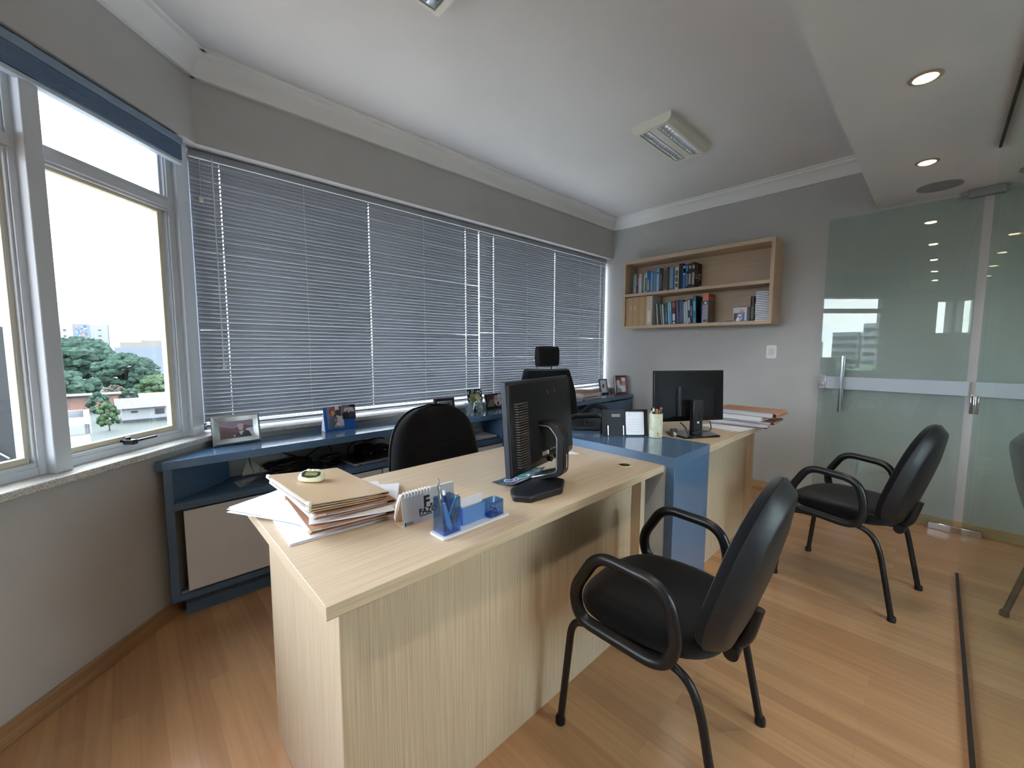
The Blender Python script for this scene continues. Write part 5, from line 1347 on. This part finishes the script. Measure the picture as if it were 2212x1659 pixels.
# brick wall / sheds
t = thing('brick_shed', 'long low shed wall of orange brick and stained render behind the flat roof', 'shed', (-14.5, 106, GZ), R(1))
M().box(0, 9.5, 0, 1, 0, 3.1).build('wall', noise_mat('orange_brick', '3A322E', '5C4034', nscale=.5, rough=.9), t); M().box(-.3, 10, -.5, 5, 3.1, 3.25).build('roof', mat('outdoor_brown', '231E1D', .9), t)
t = thing('metal_roof_shed', 'grey metal-roofed sheds right behind the white house', 'shed', (-1.5, 100, GZ), R(2))
M().box(0, 14, 0, 8, 0, 2.4).build('wall', OG, t); M().extr([(0,2.4),(8,2.4),(8,2.9)], (-.4,0,0), (0,1,0), (0,0,1), (15,0,0)).build('roof', mat('outdoor_metal_roof', '4E4F54', .6), t)
# warehouse
t = thing('warehouse', 'big pale warehouse with an irregular rooftop behind the trees', 'building', (-6.2, 245, GZ), R(1))
M().box(0, 40, 0, 20, 0, 12.2).build('wall', mat('outdoor_pale_blue_grey', '4A4F56', .8), t)
M().box(2, 40, 2, 12, 12.2, 14.6).build('roof_block', mat('outdoor_stained', '54514C', .9), t); M().box(9, 40, 5, 12, 14.6, 15.6).build('roof_block', mat('outdoor_stained', '54514C', .9), t)
M().box(4, 12, -.3, 0, 4.6, 5.6).build('red_band', mat('outdoor_red', '4A2018', .9), t)
# apartment blocks
t = thing('apartment_block', 'white apartment block with rows of small windows, leftmost beyond the trees', 'building', (-28.6, 293, GZ), R(2))
M().box(0, 7.5, 0, 12, 0, 23.6).build('wall', mat('outdoor_white', '6F6F70', .8), t); M().box(-2.2, 0, 1, 10, 0, 23.4).build('side_wing', mat('outdoor_mauve', '423F47', .8), t)
for i in range(5):
    for x in (1.0, 4.6): M().box(x, x+(2.2 if x < 2 else 1.0), -.05, .05, 20.0-2.9*i, 21.1-2.9*i).build('window', mat('outdoor_window', '272A2F', .5), t)
t = thing('apartment_block', 'taller grey-white apartment block with a blue mosaic stripe, right of the first', 'building', (-22.2, 316, GZ), R(1))
M().box(0, 13.8, 0, 12, 0, 24.6).build('wall', mat('outdoor_bluewhite', '5D5F65', .8), t)
M().box(-1, 6.4, -.2, 0, 0, 24.8).build('grey_stripe', mat('outdoor_grey_stripe', '515156', .8), t)
rn = random.Random(9); b = M()
for i in range(60):
    x, z = 1.0+rn.uniform(0, 4.2), 12+rn.uniform(0, 11); b.box(x, x+rn.uniform(.4, 1), -.35-.001*i, -.2, z, z+rn.uniform(.5, 1.5), mat('mosaic_'+rn.choice(('163C77','2D568E','54739B','81543F','6F7073')), '2D568E', .7))
b.build('mosaic', None, t)
for c_ in ('163C77','2D568E','54739B','81543F','6F7073'):
    if 'mosaic_'+c_ in MC: MC['mosaic_'+c_].node_tree.nodes['Principled BSDF'].inputs['Base Color'].default_value = rgb(c_)
for i in range(4): M().box(9.6, 10.8, -.06, .02, 21.2-3.1*i, 22.0-3.1*i).build('window', mat('outdoor_window', '272A2F', .5), t)
M().box(13.5, 13.85, -.1, 0, 0, 24.8).build('corner_strip', mat('outdoor_strip', '3C383C', .8), t)
# trees
LEAFD = noise_mat('dark_foliage', '18241E', '2A3A30', nscale=.9, detail=5, rough=.95, spec=.1)
LEAFL = noise_mat('light_foliage', '1F2B1D', '33422C', nscale=1.2, detail=5, rough=.95, spec=.1)
BARK = mat('bark', '201B16', .9)
def tree(label, x, y, w_, h0, h1, m_, n=60, seed=1, squash=.75, cat='tree', name='tree'):
    r_ = random.Random(seed)
    t = thing(name, label, cat, (x, y, GZ))
    b = M(); c0 = (h0+h1)/2; hz = (h1-h0)/2
    for i in range(int(n*2.2)):
        a = r_.uniform(0, 2*PI); q = r_.uniform(.3, 1)**.5; p = r_.uniform(-.9, 1)
        rr = w_*math.sqrt(max(0, 1-p*p))*q; s_ = w_*r_.uniform(.12, .25)
        c_ = Vector((rr*math.cos(a), rr*math.sin(a), c0+hz*.82*p))
        nn = 10; o0 = len(b.v); V = []; F = []
        ph = [r_.uniform(0, 6) for _ in range(4)]
        for j in range(6):
            th_ = PI*(j+.02)/5.04
            for k_ in range(nn):
                f_ = 2*PI*k_/nn; k2 = 1+.16*math.sin(3*f_+ph[0]+2*th_)+.10*math.sin(5*f_+ph[1])+r_.uniform(-.10, .10)
                V.append(c_+Vector((math.sin(th_)*math.cos(f_)*s_*k2, math.sin(th_)*math.sin(f_)*s_*k2, -math.cos(th_)*s_*squash*k2)))
        for j in range(5):
            for k_ in range(nn): F.append((j*nn+k_, j*nn+(k_+1) % nn, (j+1)*nn+(k_+1) % nn, (j+1)*nn+k_))
        b.add(V, F)
    b.build('crown', m_, t, smooth=False)
    M().tube([(0,0,0), (w_*.04,0,h0*.7), (-.02*w_,0,c0)], [w_*.09, w_*.06, w_*.03], n=8).build('trunk', BARK, t)
    return t
tree('broad dark tree with the tallest crown, below the apartment blocks', -13.2, 158, 9.0, 3.5, 14.6, LEAFD, 90, 1)
tree('dark rounded tree right of centre in the window view, before the warehouse', -3.6, 140, 5.8, 1.5, 10.6, LEAFD, 80, 2)
tree('wide dark tree low on the left of the window view, above the brick shed', -14.8, 128, 6.2, .5, 6.8, LEAFD, 80, 3)
tree('dark tree filling the left edge behind the flat roof', -25, 147, 6.5, 1.0, 9.6, LEAFD, 60, 12)
tree('small round dark tree before the warehouse at the right of the pane', 1.6, 150, 2.7, 2.2, 7.6, LEAFD, 40, 4)
tree('light green bushy tree at the right edge, above the white house', 1.2, 116, 3.6, .6, 6.2, LEAFL, 50, 5)
tree('dark shrub-like tree between the round tree and the light one', -3.3, 110, 1.5, .6, 4.0, LEAFD, 30, 6)
tree('slim bright green tree left of the white house', -6.0, 80, 1.3, .3, 4.2, LEAFL, 34, 7, 1.1)
tree('dark green tree behind the slim bright one, above the white house corner', -7.2, 92, 1.4, .8, 4.9, LEAFD, 34, 8, 1.0)
tree('low green hedge at the bottom right of the window view', -3.6, 63, 2.6, .0, 1.2, LEAFL, 30, 9, .5, 'hedge', 'hedge')
tree('brownish bare tree in front of the dark crowns', -5.6, 118, 1.8, .8, 4.4, mat('dry_foliage', '2F2D23', .95), 30, 10, .7)

# ---- city on the far side (seen mirrored in the glass door)
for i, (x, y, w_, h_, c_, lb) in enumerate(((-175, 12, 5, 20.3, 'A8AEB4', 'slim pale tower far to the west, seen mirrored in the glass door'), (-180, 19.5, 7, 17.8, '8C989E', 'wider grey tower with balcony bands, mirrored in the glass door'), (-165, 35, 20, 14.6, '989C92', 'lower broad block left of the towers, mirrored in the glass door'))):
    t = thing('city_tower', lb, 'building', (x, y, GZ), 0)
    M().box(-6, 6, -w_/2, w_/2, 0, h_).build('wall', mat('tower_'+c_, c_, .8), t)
    for k_ in range(5): M().box(6, 6.3, -w_/2+.4, w_/2-.4, h_-2.5-2.6*k_, h_-1.4-2.6*k_).build('balcony_band', OG, t)
for i, (x, y, r_, h_) in enumerate(((-95, 4.5, 4.5, 10.0), (-104, 12.5, 5.0, 9.0), (-120, 21, 5.5, 9.6))):
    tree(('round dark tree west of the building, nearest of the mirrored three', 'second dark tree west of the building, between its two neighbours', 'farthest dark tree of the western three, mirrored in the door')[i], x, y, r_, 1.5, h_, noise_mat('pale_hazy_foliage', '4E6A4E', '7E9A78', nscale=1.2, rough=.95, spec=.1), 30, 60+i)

for o in list(bpy.data.objects):
    if o.parent is None and 'label' in o:
        k = o.name.split('.')[0]
        for kk, part, host in (('task_chair', 'caster', 'leg'), ('executive_chair', 'caster', 'leg'), ('executive_chair', 'headrest_post', 'headrest'), ('office_desk', 'grommet_cap', 'grommet'),
                               ('digital_timer', 'display', 'display_bezel'), ('light_switch', 'rocker_half', 'rocker'), ('telephone', 'key', 'body'), ('laptop', 'port', 'base'),
                               ('computer_monitor', 'column_slot', 'stand_column'), ('computer_monitor', 'white_button', 'stand_column'), ('computer_monitor', 'stand_inlay', 'stand_arm'), ('computer_monitor', 'stand_inner_edge', 'stand_arm'),
                               ('computer_monitor', 'rating_label', 'back_cover'), ('computer_monitor', 'port_marks', 'back_cover'), ('computer_monitor', 'vent_ribs', 'back_cover'), ('computer_monitor', 'blue_sticker', 'back_cover'),
                               ('router', 'badge', 'body'), ('router', 'indicator', 'body'), ('document_folder', 'fastener', 'cover'), ('wall_outlet', 'socket', 'plate')):
            if k == kk and any(c.name.split('.')[0] == host for c in o.children): nest(o, part, host)
